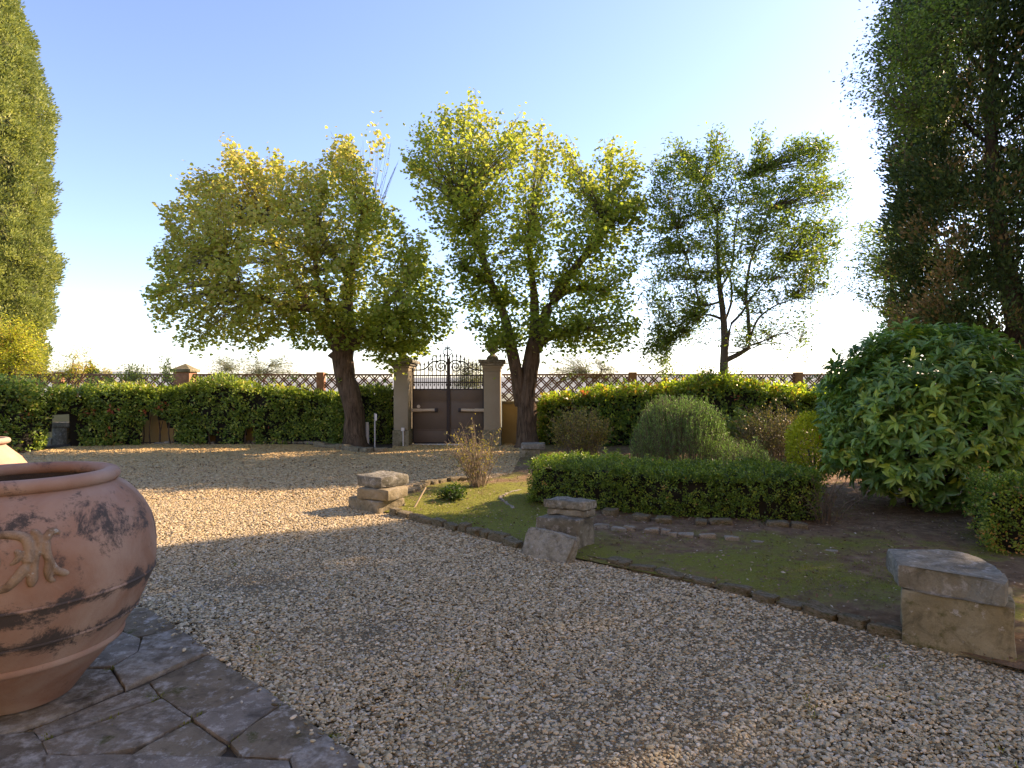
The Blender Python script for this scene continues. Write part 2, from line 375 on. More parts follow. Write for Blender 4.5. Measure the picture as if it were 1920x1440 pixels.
def pebmat():
    m, nt, b = newmat('pebble'); oi = nt.nodes.new('ShaderNodeObjectInfo'); v = mapped(nt)
    col = ramp(nt, PEB, oi.outputs['Random'])
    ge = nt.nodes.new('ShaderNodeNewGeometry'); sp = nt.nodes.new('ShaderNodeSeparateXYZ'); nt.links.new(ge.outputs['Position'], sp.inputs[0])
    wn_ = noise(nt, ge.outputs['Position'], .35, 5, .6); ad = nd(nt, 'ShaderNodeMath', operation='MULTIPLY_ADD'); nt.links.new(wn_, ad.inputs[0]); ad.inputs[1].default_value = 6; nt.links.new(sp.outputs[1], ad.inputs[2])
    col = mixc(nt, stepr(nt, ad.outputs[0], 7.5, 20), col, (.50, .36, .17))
    n = noise(nt, v, 2.5, 5, .6); col = mixc(nt, .5, col, ramp(nt, [(.3, (.7, .68, .62)), (.7, (1.2, 1.18, 1.12))], n), 'MULTIPLY')
    nt.links.new(col, b.inputs['Base Color']); b.inputs['Roughness'].default_value = .7; b.inputs['Specular IOR Level'].default_value = .3
    return m
M['pebble'] = pebmat()
def bedmat():
    m, nt, b = newmat('mossy_soil'); v = mapped(nt)
    n1 = noise(nt, v, .9, 6, .65, .4); n2 = noise(nt, v, 7, 8, .7); n3 = noise(nt, v, 60, 6, .7)
    soil = ramp(nt, [(.3, (.12, .075, .042)), (.55, (.25, .165, .10)), (.75, (.40, .30, .20))], n2)
    moss = ramp(nt, [(.3, (.13, .13, .03)), (.6, (.22, .235, .05)), (.8, (.32, .35, .07))], n3)
    sp = nt.nodes.new('ShaderNodeSeparateXYZ'); nt.links.new(v, sp.inputs[0])
    ad = nd(nt, 'ShaderNodeMath', operation='ADD'); nt.links.new(n1, ad.inputs[0])
    mu = nd(nt, 'ShaderNodeMath', operation='MULTIPLY'); nt.links.new(n2, mu.inputs[0]); mu.inputs[1].default_value = .5; nt.links.new(mu.outputs[0], ad.inputs[1])
    at = nd(nt, 'ShaderNodeAttribute', attribute_name='moss')
    ad2 = nd(nt, 'ShaderNodeMath', operation='ADD'); nt.links.new(ad.outputs[0], ad2.inputs[0]); nt.links.new(at.outputs['Fac'], ad2.inputs[1])
    col = mixc(nt, stepr(nt, ad2.outputs[0], .72, .9), soil, moss)
    nt.links.new(col, b.inputs['Base Color']); b.inputs['Roughness'].default_value = .95; b.inputs['Specular IOR Level'].default_value = .1
    bn = bump(nt, n3, .8, .03); bn = bump(nt, n2, .6, .04, bn); nt.links.new(bn, b.inputs['Normal']); return m
M['bed'] = bedmat()
M['soil'] = plain('dark_soil', (.05, .034, .022), .95, 0, .4, 20, .8)
M['field'] = plain('far_field', (.16, .17, .10), .95, 0, .4, .05)
M['hill'] = plain('hill', (.20, .23, .22), .95, 0, .25, .004)
M['mortar'] = plain('joint_mortar', (.06, .05, .035), .95, 0, .3, 20, .5)

# ------------------------------------------------------------------ SETTING: terrain, courtyard, bed, paving
def structure(o): o['kind'] = 'structure'; return o
def terrain():
    rr = np.concatenate([[0], np.geomspace(6, 4500, 60)]); th = np.linspace(0, 2 * np.pi, 97)[:-1]; V = [(0, 6, -.06)]; Fc = []
    for i, r in enumerate(rr[1:]):
        for t in th:
            z = -.06 if r < 26 else -.06 - 38 * (1 - math.exp(-(r - 26) / 120.0)) + (mnoise.noise(Vector((r * math.cos(t) * .004, r * math.sin(t) * .004, 3))) * min(12, (r - 26) * .08))
            V.append((r * math.cos(t), 6 + r * math.sin(t), z))
    n = len(th)
    for k in range(n): Fc.append((0, 1 + k, 1 + (k + 1) % n))
    for i in range(len(rr) - 2):
        for k in range(n):
            a = 1 + i * n + k; b = 1 + i * n + (k + 1) % n; Fc.append((a, a + n, b + n, b))
    structure(mk('ground', V, Fc, M['field'], None, 180))
terrain()
def hills():
    V = []; Fc = []; n = 160
    for k in range(n):
        t = k / n * 2 * np.pi
        for j, (r, hf) in enumerate(((2300, -60), (2900, .55), (3400, 1.0), (4000, .8), (4600, -60))):
            top = 10 + 62 * (.5 + .5 * mnoise.fractal(Vector((math.cos(t) * 2.2, math.sin(t) * 2.2, 1.3)), 1.0, 2.0, 4))
            V.append((r * math.cos(t), r * math.sin(t), top * hf if hf > 0 else hf))
    for k in range(n):
        for j in range(4):
            a = k * 5 + j; b = ((k + 1) % n) * 5 + j; Fc.append((a, b, b + 1, a + 1))
    structure(mk('hills', V, Fc, M['hill'], None, 180))
hills()

# courtyard sheet (gravel base)
bedline = [G(715, 962), G(820, 985), G(975, 1030), G(1130, 1062), G(1290, 1095), G(1480, 1140), G(1680, 1195), G(1905, 1262), G(2250, 1330)]
bedpoly = [tuple(p) for p in bedline] + [(9.5, 4.0), (12, 18.8), (.9, 18.8), tuple(G(1000, 842)), tuple(G(975, 860)), tuple(G(960, 890)), tuple(G(900, 905)), tuple(G(800, 908)), tuple(G(745, 925))]
leftbed = [(-13.2, 17.2), (-12.8, 15.5), tuple(G(130, 838)), tuple(G(330, 832)), tuple(G(560, 834)), tuple(G(640, 838)), tuple(G(700, 842)), tuple(G(735, 842)), (-3.55, 18.8), (-13.6, 18.8)]
A = Acc()
nx, ny = 60, 60
gx = np.linspace(-16, 9.5, nx); gy = np.linspace(-6, 18.9, ny)
V = [(x, y, .012 * mnoise.noise(Vector((x * .6, y * .6, 0)))) for y in gy for x in gx]
Fc = [(j * nx + i, j * nx + i + 1, (j + 1) * nx + i + 1, (j + 1) * nx + i) for j in range(ny - 1) for i in range(nx - 1)]
structure(mk('courtyard', V, Fc, M['gravel'], None, 180))

def sheet(name, poly, z0, amp, cell, mat, mossf=None):
    poly = np.array(poly); lo = poly.min(0); hi = poly.max(0)
    g = np.stack(np.meshgrid(np.arange(lo[0], hi[0], cell), np.arange(lo[1], hi[1], cell)), -1).reshape(-1, 2) + rs.uniform(-.3, .3, (1, 2)) * cell
    g = g[inpoly(g, poly)]; g = g[edgedist(g, poly) > cell * .5]
    bd = []
    for i in range(len(poly)):
        a = poly[i]; b = poly[(i + 1) % len(poly)]; n = max(1, int(np.linalg.norm(b - a) / cell))
        for k in range(n): bd.append(a + (b - a) * k / n)
    bd = np.array(bd); allp = np.concatenate([bd, g]); nb = len(bd)
    vs, es, fs, *_ = delaunay_2d_cdt([Vector(p) for p in allp], [(i, (i + 1) % nb) for i in range(nb)], [], 1, 1e-6)
    xy = np.array([tuple(v) for v in vs]); ed = edgedist(xy, poly)
    z = z0 + amp * fbm(np.c_[xy * 1.3, np.zeros(len(xy))], 3) * np.clip(ed * 3, 0, 1) + .02 * np.clip(ed * 4, 0, 1)
    fs = [f[::-1] if (xy[f[1]][0] - xy[f[0]][0]) * (xy[f[2]][1] - xy[f[0]][1]) - (xy[f[1]][1] - xy[f[0]][1]) * (xy[f[2]][0] - xy[f[0]][0]) < 0 else f for f in fs]
    o = mk(name, np.c_[xy, z], fs, mat, None, 180)
    if mossf is not None:
        a = o.data.attributes.new('moss', 'FLOAT', 'POINT'); a.data.foreach_set('value', mossf(xy).astype(np.float32))
    return structure(o)
def mossf(xy):
    p = proj(np.c_[xy, np.full(len(xy), .03)]) if True else None
    bright = np.exp(-((p[:, 0] - 900) / 120) ** 2 - ((p[:, 1] - 965) / 38) ** 2) * .7
    lawn = np.exp(-((p[:, 0] - 1350) / 300) ** 2 - ((p[:, 1] - 1060) / 45) ** 2) * .14 + .0
    return np.where(xy[:, 1] > .5, bright + lawn - .10 * (p[:, 1] < 1000) * (p[:, 0] > 1100), 0)
sheet('planting_bed', bedpoly, .03, .03, .16, M['bed'], mossf)
sheet('hedge_bed', leftbed, .02, .02, .3, M['soil'])

# flagstone paving (corner of the terrace by the big pot); pixel outlines of the joints laid on the ground
flags = [
 ([(233, 1150), (275, 1147), (328, 1180), (310, 1191), (267, 1200), (243, 1203), (225, 1180)], 'flag_brown'),
 ([(268, 1204), (312, 1194), (332, 1186), (360, 1207), (392, 1230), (330, 1256), (236, 1298), (214, 1259), (262, 1232)], 'flag'),
 ([(150, 1195), (220, 1190), (262, 1206), (258, 1230), (208, 1258), (120, 1262), (60, 1225)], 'flag_pale'),
 ([(40, 1262), (118, 1266), (206, 1262), (230, 1299), (90, 1356), (0, 1385), (-80, 1330)], 'flag'),
 ([(393, 1234), (486, 1292), (420, 1330), (362, 1353), (303, 1314), (282, 1286)], 'flag_brown'),
 ([(277, 1290), (299, 1316), (190, 1357), (78, 1397), (66, 1376), (180, 1328)], 'flag'),
 ([(303, 1320), (356, 1358), (252, 1413), (170, 1428), (92, 1424), (82, 1402), (200, 1362)], 'flag'),
 ([(358, 1363), (424, 1408), (402, 1429), (300, 1430), (250, 1424)], 'flag_brown'),
 ([(488, 1298), (530, 1327), (467, 1373), (428, 1403), (364, 1359), (425, 1333)], 'flag_pale'),
 ([(534, 1330), (608, 1387), (580, 1410), (540, 1435), (455, 1431), (432, 1404), (471, 1376)], 'flag_brown'),
 ([(611, 1391), (668, 1441), (705, 1480), (560, 1500), (546, 1438)], 'flag'),
 ([(90, 1430), (250, 1433), (440, 1437), (540, 1442), (556, 1505), (470, 1540), (75, 1530)], 'flag_pale'),
 ([(-90, 1392), (60, 1383), (78, 1403), (86, 1430), (72, 1530), (-110, 1520)], 'flag'),
 ([(-330, 1270), (-180, 1225), (40, 1225), (35, 1262), (-88, 1332), (-95, 1388), (-350, 1400)], 'flag_brown'),
 ([(-120, 1160), (100, 1152), (222, 1150), (220, 1184), (145, 1191), (50, 1220), (-170, 1220)], 'flag'),
 ([(-360, 1408), (-98, 1396), (-118, 1522), (-420, 1560)], 'flag_pale'),
 ([(-160, 1540), (70, 1537), (330, 1550), (320, 1700), (-200, 1700)], 'flag'),
 ([(336, 1552), (470, 1547), (560, 1512), (712, 1487), (860, 1620), (860, 1710), (330, 1700)], 'flag_brown'),
]
def rough(bm, amp, freq, seed):
    bm.normal_update()
    for v in bm.verts:
        p = v.co * freq + Vector((seed, seed * .7, 0))
        v.co += v.normal * amp * (mnoise.noise(p) + .6 * mnoise.noise(p * 2.7) - .9 * max(0, mnoise.noise(p * 1.3 + Vector((9, 3, 1))) - .25))
def stone_prism(name, poly, z0, z1, mat, parent, bevel=.015, amp=.006, freq=9, cell=.07, tilt=0, topf=None, sink=None, taper=0.0):
    poly = [Vector(p[:2]) for p in poly]
    ar = sum(poly[i].x * poly[(i + 1) % len(poly)].y - poly[(i + 1) % len(poly)].x * poly[i].y for i in range(len(poly)))
    if ar < 0: poly = poly[::-1]
    cx = sum((p for p in poly), Vector((0, 0))) / len(poly)
    off = Vector(rootloc(parent)); bm = bmesh.new()
    lo = [bm.verts.new((p.x - off.x, p.y - off.y, z0 - off.z)) for p in poly]
    hi = [bm.verts.new((p.x + (cx.x - p.x) * taper - off.x, p.y + (cx.y - p.y) * taper - off.y, (z1 if topf is None else topf(p)) - off.z)) for p in poly]
    n = len(poly); bm.faces.new(lo[::-1]); bm.faces.new(hi)
    for i in range(n): bm.faces.new((lo[i], lo[(i + 1) % n], hi[(i + 1) % n], hi[i]))
    bmesh.ops.bevel(bm, geom=bm.edges[:], offset=bevel, segments=2, affect='EDGES', profile=.6)
    bmesh.ops.triangulate(bm, faces=bm.faces[:])
    for _ in range(5):
        es = [e for e in bm.edges if e.calc_length() > cell * 1.5]
        if not es: break
        bmesh.ops.subdivide_edges(bm, edges=es, cuts=1); bmesh.ops.triangulate(bm, faces=bm.faces[:])
    rough(bm, amp, freq, random.random() * 50)
    me = bpy.data.meshes.new(name); bm.to_mesh(me); bm.free(); me.shade_smooth(); me.set_sharp_from_angle(angle=R(38))
    return link(name, me, mat, parent)
pav = structure(bpy.data.objects.new('paving', None)); C.objects.link(pav)
hull = [G(-360, 1405), G(-330, 1270), G(-180, 1222), G(-150, 1160), G(100, 1150), G(275, 1146), G(330, 1182), G(395, 1231), G(488, 1293), G(532, 1326), G(610, 1388), G(670, 1440), G(712, 1484), G(862, 1618), G(862, 1710), G(-200, 1702), G(-420, 1562)]
hull = [tuple(p) for p in hull]
sheet('paving_joints', hull, -.018, 0.006, .12, M['mortar'])
for pts, mt in flags:
    q = np.array([G(*p) for p in pts]); c = q.mean(0)
    q = c + (q - c) * (1 + .006 / max(np.linalg.norm(q - c, axis=1).mean(), .1))
    stone_prism('flagstone', q, -.03, .035 + random.uniform(-.012, .010), M[mt], pav, .009, .006, 6, .07)

# ------------------------------------------------------------------ gravel pebbles (countless): points + instances
def pebble_points():
    pts = []
    def region(x0, x1, y0, y1, dens):
        n = int((x1 - x0) * (y1 - y0) * dens); return np.c_[rs.uniform(x0, x1, n), rs.uniform(y0, y1, n)]
    out = []
    for y0, y1, d, s in ((2.2, 4.2, 6300, 1.0), (4.2, 6.5, 4800, 1.08), (6.5, 9.5, 3000, 1.35), (9.5, 13, 1500, 1.75), (13, 18.2, 800, 2.2)):
        xl = max(-y1 * .95 - .6, -12.6); xr = min(y1 * .95 + .6, 4.2 if y0 < 5 else 2.2)
        p = region(xl, xr, y0, y1, d); k = (np.abs(p[:, 0]) < p[:, 1] * .9 + .7) & ~inpoly(p, bedpoly) & ~inpoly(p, leftbed) & ~inpoly(p, hull)
        p = p[k]; out.append(np.c_[p, np.full(len(p), s)])
    p = region(-4.5, 4.5, 1.0, 2.2, 4500); p = p[~inpoly(p, hull) & ~inpoly(p, bedpoly)]; out.append(np.c_[p, np.full(len(p), 1.0)])
    # spill on the edge of the paving and of the bed
    p = region(-4.0, 3.2, 2.3, 9.0, 500)
    e1 = edgedist(p, hull); e2 = edgedist(p, bedpoly)
    k = (inpoly(p, hull) & (rs.rand(len(p)) < np.exp(-e1 / .05))) | (inpoly(p, bedpoly) & (rs.rand(len(p)) < np.exp(-e2 / .05) * .35))
    p = p[k]; z = np.c_[p, np.full(len(p), -1.0)]; out.append(z)
    return np.concatenate(out)
pp = pebble_points(); n = len(pp)
spill = pp[:, 2] < 0; s0 = np.abs(pp[:, 2])
size = .0089 * s0 * np.exp(rs.randn(n) * .27)
zz = np.where(spill, .045, rs.uniform(.0, .010, n) * s0) + .014 * vn(np.c_[pp[:, :2] * .9, np.zeros(n)], 4)
me = bpy.data.meshes.new('gravel'); me.vertices.add(n); me.vertices.foreach_set('co', np.c_[pp[:, :2], zz].astype(np.float32).ravel())
a = me.attributes.new('rot', 'FLOAT_VECTOR', 'POINT')
a.data.foreach_set('vector', np.c_[rs.randn(n) * .24, rs.randn(n) * .24, rs.uniform(0, 6.28, n)].astype(np.float32).ravel())
a = me.attributes.new('scl', 'FLOAT_VECTOR', 'POINT')
a.data.foreach_set('vector', (size[:, None] * np.c_[rs.uniform(1.0, 1.5, n), rs.uniform(.7, 1.0, n), rs.uniform(.42, .66, n)]).astype(np.float32).ravel())
a = me.attributes.new('variant', 'INT', 'POINT'); a.data.foreach_set('value', rs.randint(0, 5, n).astype(np.int32))
gv = link('gravel', me, None, None, 'stuff')
ng = bpy.data.node_groups.new('pebbles', 'GeometryNodeTree')
ng.interface.new_socket(name='Geometry', in_out='INPUT', socket_type='NodeSocketGeometry')
ng.interface.new_socket(name='Geometry', in_out='OUTPUT', socket_type='NodeSocketGeometry')
N_, L_ = ng.nodes, ng.links
gi = N_.new('NodeGroupInput'); go = N_.new('NodeGroupOutput')
jn = N_.new('GeometryNodeJoinGeometry')
for k in range(5):
    ic = N_.new('GeometryNodeMeshIcoSphere'); ic.inputs['Radius'].default_value = 1; ic.inputs['Subdivisions'].default_value = 2
    sp = N_.new('GeometryNodeSetPosition'); nz = N_.new('ShaderNodeTexNoise'); nz.noise_dimensions = '4D'
    nz.inputs['W'].default_value = k * 3.7; nz.inputs['Scale'].default_value = .8; nz.inputs['Detail'].default_value = 1
    sb = N_.new('ShaderNodeVectorMath'); sb.operation = 'SUBTRACT'; sb.inputs[1].default_value = (.5, .5, .5)
    ml = N_.new('ShaderNodeVectorMath'); ml.operation = 'SCALE'; ml.inputs['Scale'].default_value = .6
    L_.new(nz.outputs['Color'], sb.inputs[0]); L_.new(sb.outputs[0], ml.inputs[0]); L_.new(ml.outputs[0], sp.inputs['Offset'])
    L_.new(ic.outputs[0], sp.inputs[0])
    sh = N_.new('GeometryNodeSetShadeSmooth'); L_.new(sp.outputs[0], sh.inputs[0])
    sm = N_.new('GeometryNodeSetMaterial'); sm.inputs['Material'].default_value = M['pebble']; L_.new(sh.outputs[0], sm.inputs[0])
    g2 = N_.new('GeometryNodeGeometryToInstance'); L_.new(sm.outputs[0], g2.inputs[0]); L_.new(g2.outputs[0], jn.inputs[0])
ip = N_.new('GeometryNodeInstanceOnPoints'); ip.inputs['Pick Instance'].default_value = True
L_.new(gi.outputs[0], ip.inputs['Points']); L_.new(jn.outputs[0], ip.inputs['Instance'])
def natt(nm, dt):
    q = N_.new('GeometryNodeInputNamedAttribute'); q.data_type = dt; q.inputs['Name'].default_value = nm; return q.outputs['Attribute']
L_.new(natt('variant', 'INT'), ip.inputs['Instance Index'])
e2r = N_.new('FunctionNodeEulerToRotation'); L_.new(natt('rot', 'FLOAT_VECTOR'), e2r.inputs[0]); L_.new(e2r.outputs[0], ip.inputs['Rotation'])
L_.new(natt('scl', 'FLOAT_VECTOR'), ip.inputs['Scale'])
L_.new(ip.outputs[0], go.inputs[0])
gm = gv.modifiers.new('pebbles', 'NODES'); gm.node_group = ng

# weeds between the pebbles, fallen leaves, moss turf on the bed
def ground_z(p): return np.full(len(p), .03)
def blades(name, cen, nb, h, w, spread, mat, z0=.03, lean=.5):
    n = len(cen) * nb; b = np.repeat(cen, nb, 0) + np.c_[rs.randn(n, 2) * spread]
    D = nrm(np.c_[rs.randn(n, 2) * lean, np.ones(n)]); Nn = rs.randn(n, 3)
    return leaves(name, np.c_[b, np.full(n, z0)], D, Nn, h * rs.uniform(.4, 1.2, n), w, rs.rand(n), mat, None)
wp = [G(*p) for p in [(455, 1060), (300, 1150), (520, 1312), (600, 1180), (860, 1275), (1620, 1245), (1640, 1250), (1430, 1240), (1850, 1400), (1460, 1250), (470, 1230), (500, 1240), (640, 1100), (430, 1390), (880, 1290), (1180, 1180), (1500, 1330), (950, 1210), (1750, 1330), (380, 1120)]]
cw = np.concatenate([np.array(w)[None] + rs.randn(4, 2) * .07 for w in wp[::2]])
blades('weeds', cw, 5, .035, .006, .012, M['grass'], .01, .6)
wp2 = np.concatenate([np.array(G(*p))[None] + rs.randn(5, 2) * .03 for p in [(300, 1316), (360, 1358), (430, 1404), (214, 1259), (530, 1330), (240, 1203), (80, 1400), (205, 1366), (610, 1390)]])
blades('joint_moss', wp2, 9, .03, .007, .014, M['grass'], .012, .7)
bp = np.c_[rs.uniform(-2.2, 8, 60000), rs.uniform(3.4, 12, 60000)]
bp = bp[inpoly(bp, bedpoly)]; mv = mossf(bp) + .55 * fbm(np.c_[bp * 1.1, np.zeros(len(bp))], 9)
bp = bp[(mv + rs.randn(len(bp)) * .12 > .20)]
blades('moss_turf', bp, 3, .028, .005, .015, M['grass'], .048, .8)
lp = np.c_[rs.uniform(-2.4, 8, 26000), rs.uniform(3.4, 16, 26000)]
lp = lp[inpoly(lp, bedpoly)]; nl = len(lp)
bl = rs.rand(nl) < .04
leaves('leaf_litter', np.c_[lp, np.full(nl, .062) + rs.rand(nl) * .012], np.c_[rs.randn(nl, 2), rs.randn(nl) * .2], np.c_[rs.randn(nl, 2) * .35, np.ones(nl)], rs.uniform(.01, .05, nl), rs.uniform(.007, .026, nl), rs.rand(nl) ** 1.8, M['litter'])
lp = np.c_[rs.uniform(-9, 2.5, 2500), rs.uniform(9, 17.5, 2500)]
lp = lp[~inpoly(lp, bedpoly) & ~inpoly(lp, leftbed)]; nl = len(lp)
leaves('fallen_leaves', np.c_[lp, np.full(nl, .045)], np.c_[rs.randn(nl, 2), rs.randn(nl) * .2], np.c_[rs.randn(nl, 2) * .35, np.ones(nl)], rs.uniform(.03, .07, nl), rs.uniform(.02, .05, nl), rs.rand(nl) ** 1.5, M['litter'])

# ------------------------------------------------------------------ boundary walls with terracotta lattice
YW = 18.85
def wx(px): return (px - 960) / F * YW
ZC, ZT = H - 32 / F * YW, H + 19 / F * YW          # coping and top rail
def lattice(parent, x0, x1, z0, z1, y):
    per = .33; dd = .085; h = z1 - z0
    for sgn in (1, -1):
        c0 = x0 - h; k = 0; c = c0
        while c < x1 + h:
            for o in (-dd / 2, dd / 2):
                # line x = cc + sgn*(z - z0)
                cc = c + o
                pts = []
                za, zb = z0, z1
                xa, xb = cc, cc + sgn * h
                t0, t1 = 0., 1.; dx = xb - xa
                ta, tb = (x0 - xa) / dx, (x1 - xa) / dx
                if ta > tb: ta, tb = tb, ta
                t0 = max(t0, ta); t1 = min(t1, tb)
                if t1 - t0 > .06:
                    ubox('lattice_slat', (xa + dx * t0, y + sgn * .011, za + h * t0), (xa + dx * t1, y + sgn * .011, za + h * t1), .040, .02, M['lattice'], parent)
            c += per
def wall(label, xs, piers, tallpier=None):
    x0, x1 = xs
    w = empty('boundary_wall', ((x0 + x1) / 2, YW, 0), label, 'wall', 'boundary walls either side of the gate')
    boxo('plaster_wall', x0, x1, YW - .13, YW + .13, -.1, ZC - .09, M['render'], w)
    boxo('coping', x0, x1, YW - .17, YW + .17, ZC - .088, ZC, M['sandstone'], w, .012)
    edges = [x0] + piers + [x1]
    for p in piers: boxo('brick_pier', p - .11, p + .11, YW - .125, YW + .125, ZC + .002, ZT + .05, M['brick'], w, .008)
    for i in range(len(edges) - 1):
        a = edges[i] + (.11 if i > 0 else 0); b = edges[i + 1] - (.11 if i < len(edges) - 2 else 0)
        boxo('top_rail', a + .003, b - .003, YW - .05, YW + .05, ZT - .055, ZT, M['lattice'], w, .006)
        lattice(w, a, b, ZC + .004, ZT - .058, YW)
    return w
wr = wall('long low ochre wall with terracotta lattice right of the gate behind the ivy', (wx(941), wx(2080)), [wx(1186), wx(1496), wx(1800)])
wl = wall('long low ochre wall with terracotta lattice left of the gate behind the hedge', (wx(-160), wx(736)), [wx(110), wx(602)])
# taller corner pillar with pyramid cap
cp = empty('capped_pillar', (wx(348), YW, 0), 'short square pale pillar with pyramid cap rising from the left wall', 'pillar')
boxo('shaft', wx(333), wx(363), YW - .26, YW + .22, 0, H + 22 / F * YW, M['brick'], cp, .01)
x, z = wx(348), H + 22 / F * YW
boxo('cap_slab', x - .31, x + .31, YW - .33, YW + .29, z + .002, z + .10, M['sandstone'], cp, .015)
A = Acc(); A.add([(x - .26, YW - .28, z + .1), (x + .26, YW - .28, z + .1), (x + .26, YW + .24, z + .1), (x - .26, YW + .24, z + .1), (x, YW, z + .27)], [(0, 1, 4), (1, 2, 4), (2, 3, 4), (3, 0, 4)]); A.out('pyramid_cap', M['sandstone'], cp)

# ------------------------------------------------------------------ the villa at the photographer's back (its sunlit front lights the court)
vl = empty('villa', (0, -5, 0), 'cream plastered villa front facing the gate, behind the photographer', 'house')
M['facade'] = stonemat('cream_facade', (.66, .52, .33), (.72, .58, .39), (.76, .63, .44), 0, .8, 60, .1, 0, .04)
M['shutter'] = plain('brown_shutter', (.16, .10, .06), .6)
boxo('facade', -17, 16, -12, -5, -.1, 9.2, M['facade'], vl, .02)
boxo('plinth', -17.04, 16.04, -5.0, -4.93, -.1, .8, M['sandstone'], vl, .01)
boxo('eaves', -17.8, 16.8, -12.5, -4.2, 9.22, 9.4, M['shutter'], vl, .02)
A = Acc(); A.add([(-17.8, -12.5, 9.42), (16.8, -12.5, 9.42), (16.8, -4.2, 9.42), (-17.8, -4.2, 9.42), (-14, -8.4, 11), (13, -8.4, 11)], [(3, 2, 5, 4), (1, 0, 4, 5), (2, 1, 5), (0, 3, 4)]); A.out('roof', M['brick'], vl)
for wx_ in (-14, -10, -6, 2, 6, 10, 14):
    for z0_ in (1.5, 5.6):
        boxo('window_frame', wx_ - .75, wx_ + .75, -4.995, -4.94, z0_ - .1, z0_ + 2.1, M['sandstone'], vl, .01)
        boxo('shutter', wx_ - .6, wx_ - .01, -4.938, -4.89, z0_, z0_ + 2.0, M['shutter'], vl, .01)
        boxo('shutter', wx_ + .01, wx_ + .6, -4.938, -4.89, z0_, z0_ + 2.0, M['shutter'], vl, .01)
boxo('front_door', -2.9, -1.3, -4.995, -4.93, 0, 2.6, M['shutter'], vl, .02)

# ------------------------------------------------------------------ gate pillars
YP = 17.55
def px2x(px, Y): return (px - 960) / F * Y
def pillar(x0, x1, label):
    xc = (x0 + x1) / 2; w = empty('gate_pillar', (xc, YP + .3, 0), label, 'gate pillar', 'plastered pillars of the gateway')
    zt = H + 38 / F * YP; zb = .48
    boxo('plinth', x0 - .03, x1 + .03, YP - .03, YP + 1.23, -.05, zb, M['sandstone'], w, .02)
    boxo('shaft', x0, x1, YP, YP + 1.2, zb + .002, zt - .22, M['pillar'], w, .012)
    boxo('neck_band', x0 - .012, x1 + .012, YP - .012, YP + 1.212, zt - .218, zt - .12, M['pillar'], w, .006)
    boxo('collar', x0 - .04, x1 + .04, YP - .04, YP + 1.24, zt - .118, zt - .05, M['pillar'], w, .01)
    boxo('cap_moulding', x0 - .09, x1 + .09, YP - .09, YP + 1.29, zt - .048, zt + .02, M['stone_grey'], w, .02)
    boxo('cap_slab', x0 - .15, x1 + .15, YP - .15, YP + 1.35, zt + .022, zt + .12, M['stone_grey'], w, .02)
    # stepped base and pine-cone finial
    boxo('finial_base', xc - .17, xc + .17, YP + .33, YP + .67, zt + .122, zt + .2, M['stone_grey'], w, .01)
    prof = [(.0, 0), (.15, .0), (.15, .03), (.09, .07), (.07, .10), (.13, .15), (.165, .22), (.16, .29), (.12, .37), (.06, .44), (0, .47)]
    V = []; Fc = []; n = 16
    for i, (r, zz) in enumerate(prof):
        for k in range(n):
            rr = r * (1 + (.07 * math.sin(k * 8 / n * 2 * math.pi + i * 3) if 4 < i < 10 else 0)); V.append((xc + rr * math.cos(k / n * 2 * math.pi), YP + .5 + rr * math.sin(k / n * 2 * math.pi), zt + .202 + zz))
    for i in range(len(prof) - 1):
        for k in range(n): Fc.append((i * n + k, i * n + (k + 1) % n, (i + 1) * n + (k + 1) % n, (i + 1) * n + k))
    mk('finial', V, Fc, M['stone_grey'], w, 50)
    return w
pL = pillar(px2x(738, YP), px2x(765, YP), 'plastered gate pillar on the left, half hidden by hedge and leaves')
pR = pillar(px2x(907, YP), px2x(938, YP), 'plastered gate pillar on the right, dark capstone and finial in view')
# junction box and conduit
jb = empty('junction_box', (px2x(756, YP), YP - .03, 0), 'small white electrical box with a pipe on the left gate pillar', 'junction box')
X = px2x(756, YP)
boxo('box', X - .045, X + .045, YP - .075, YP - .003, .46, .55, M['white'], jb, .006)
A = Acc(); A.tube([(X + .01, YP - .055, .0), (X + .01, YP - .055, .46)], .016, 8); A.out('conduit', M['white'], jb, 60)

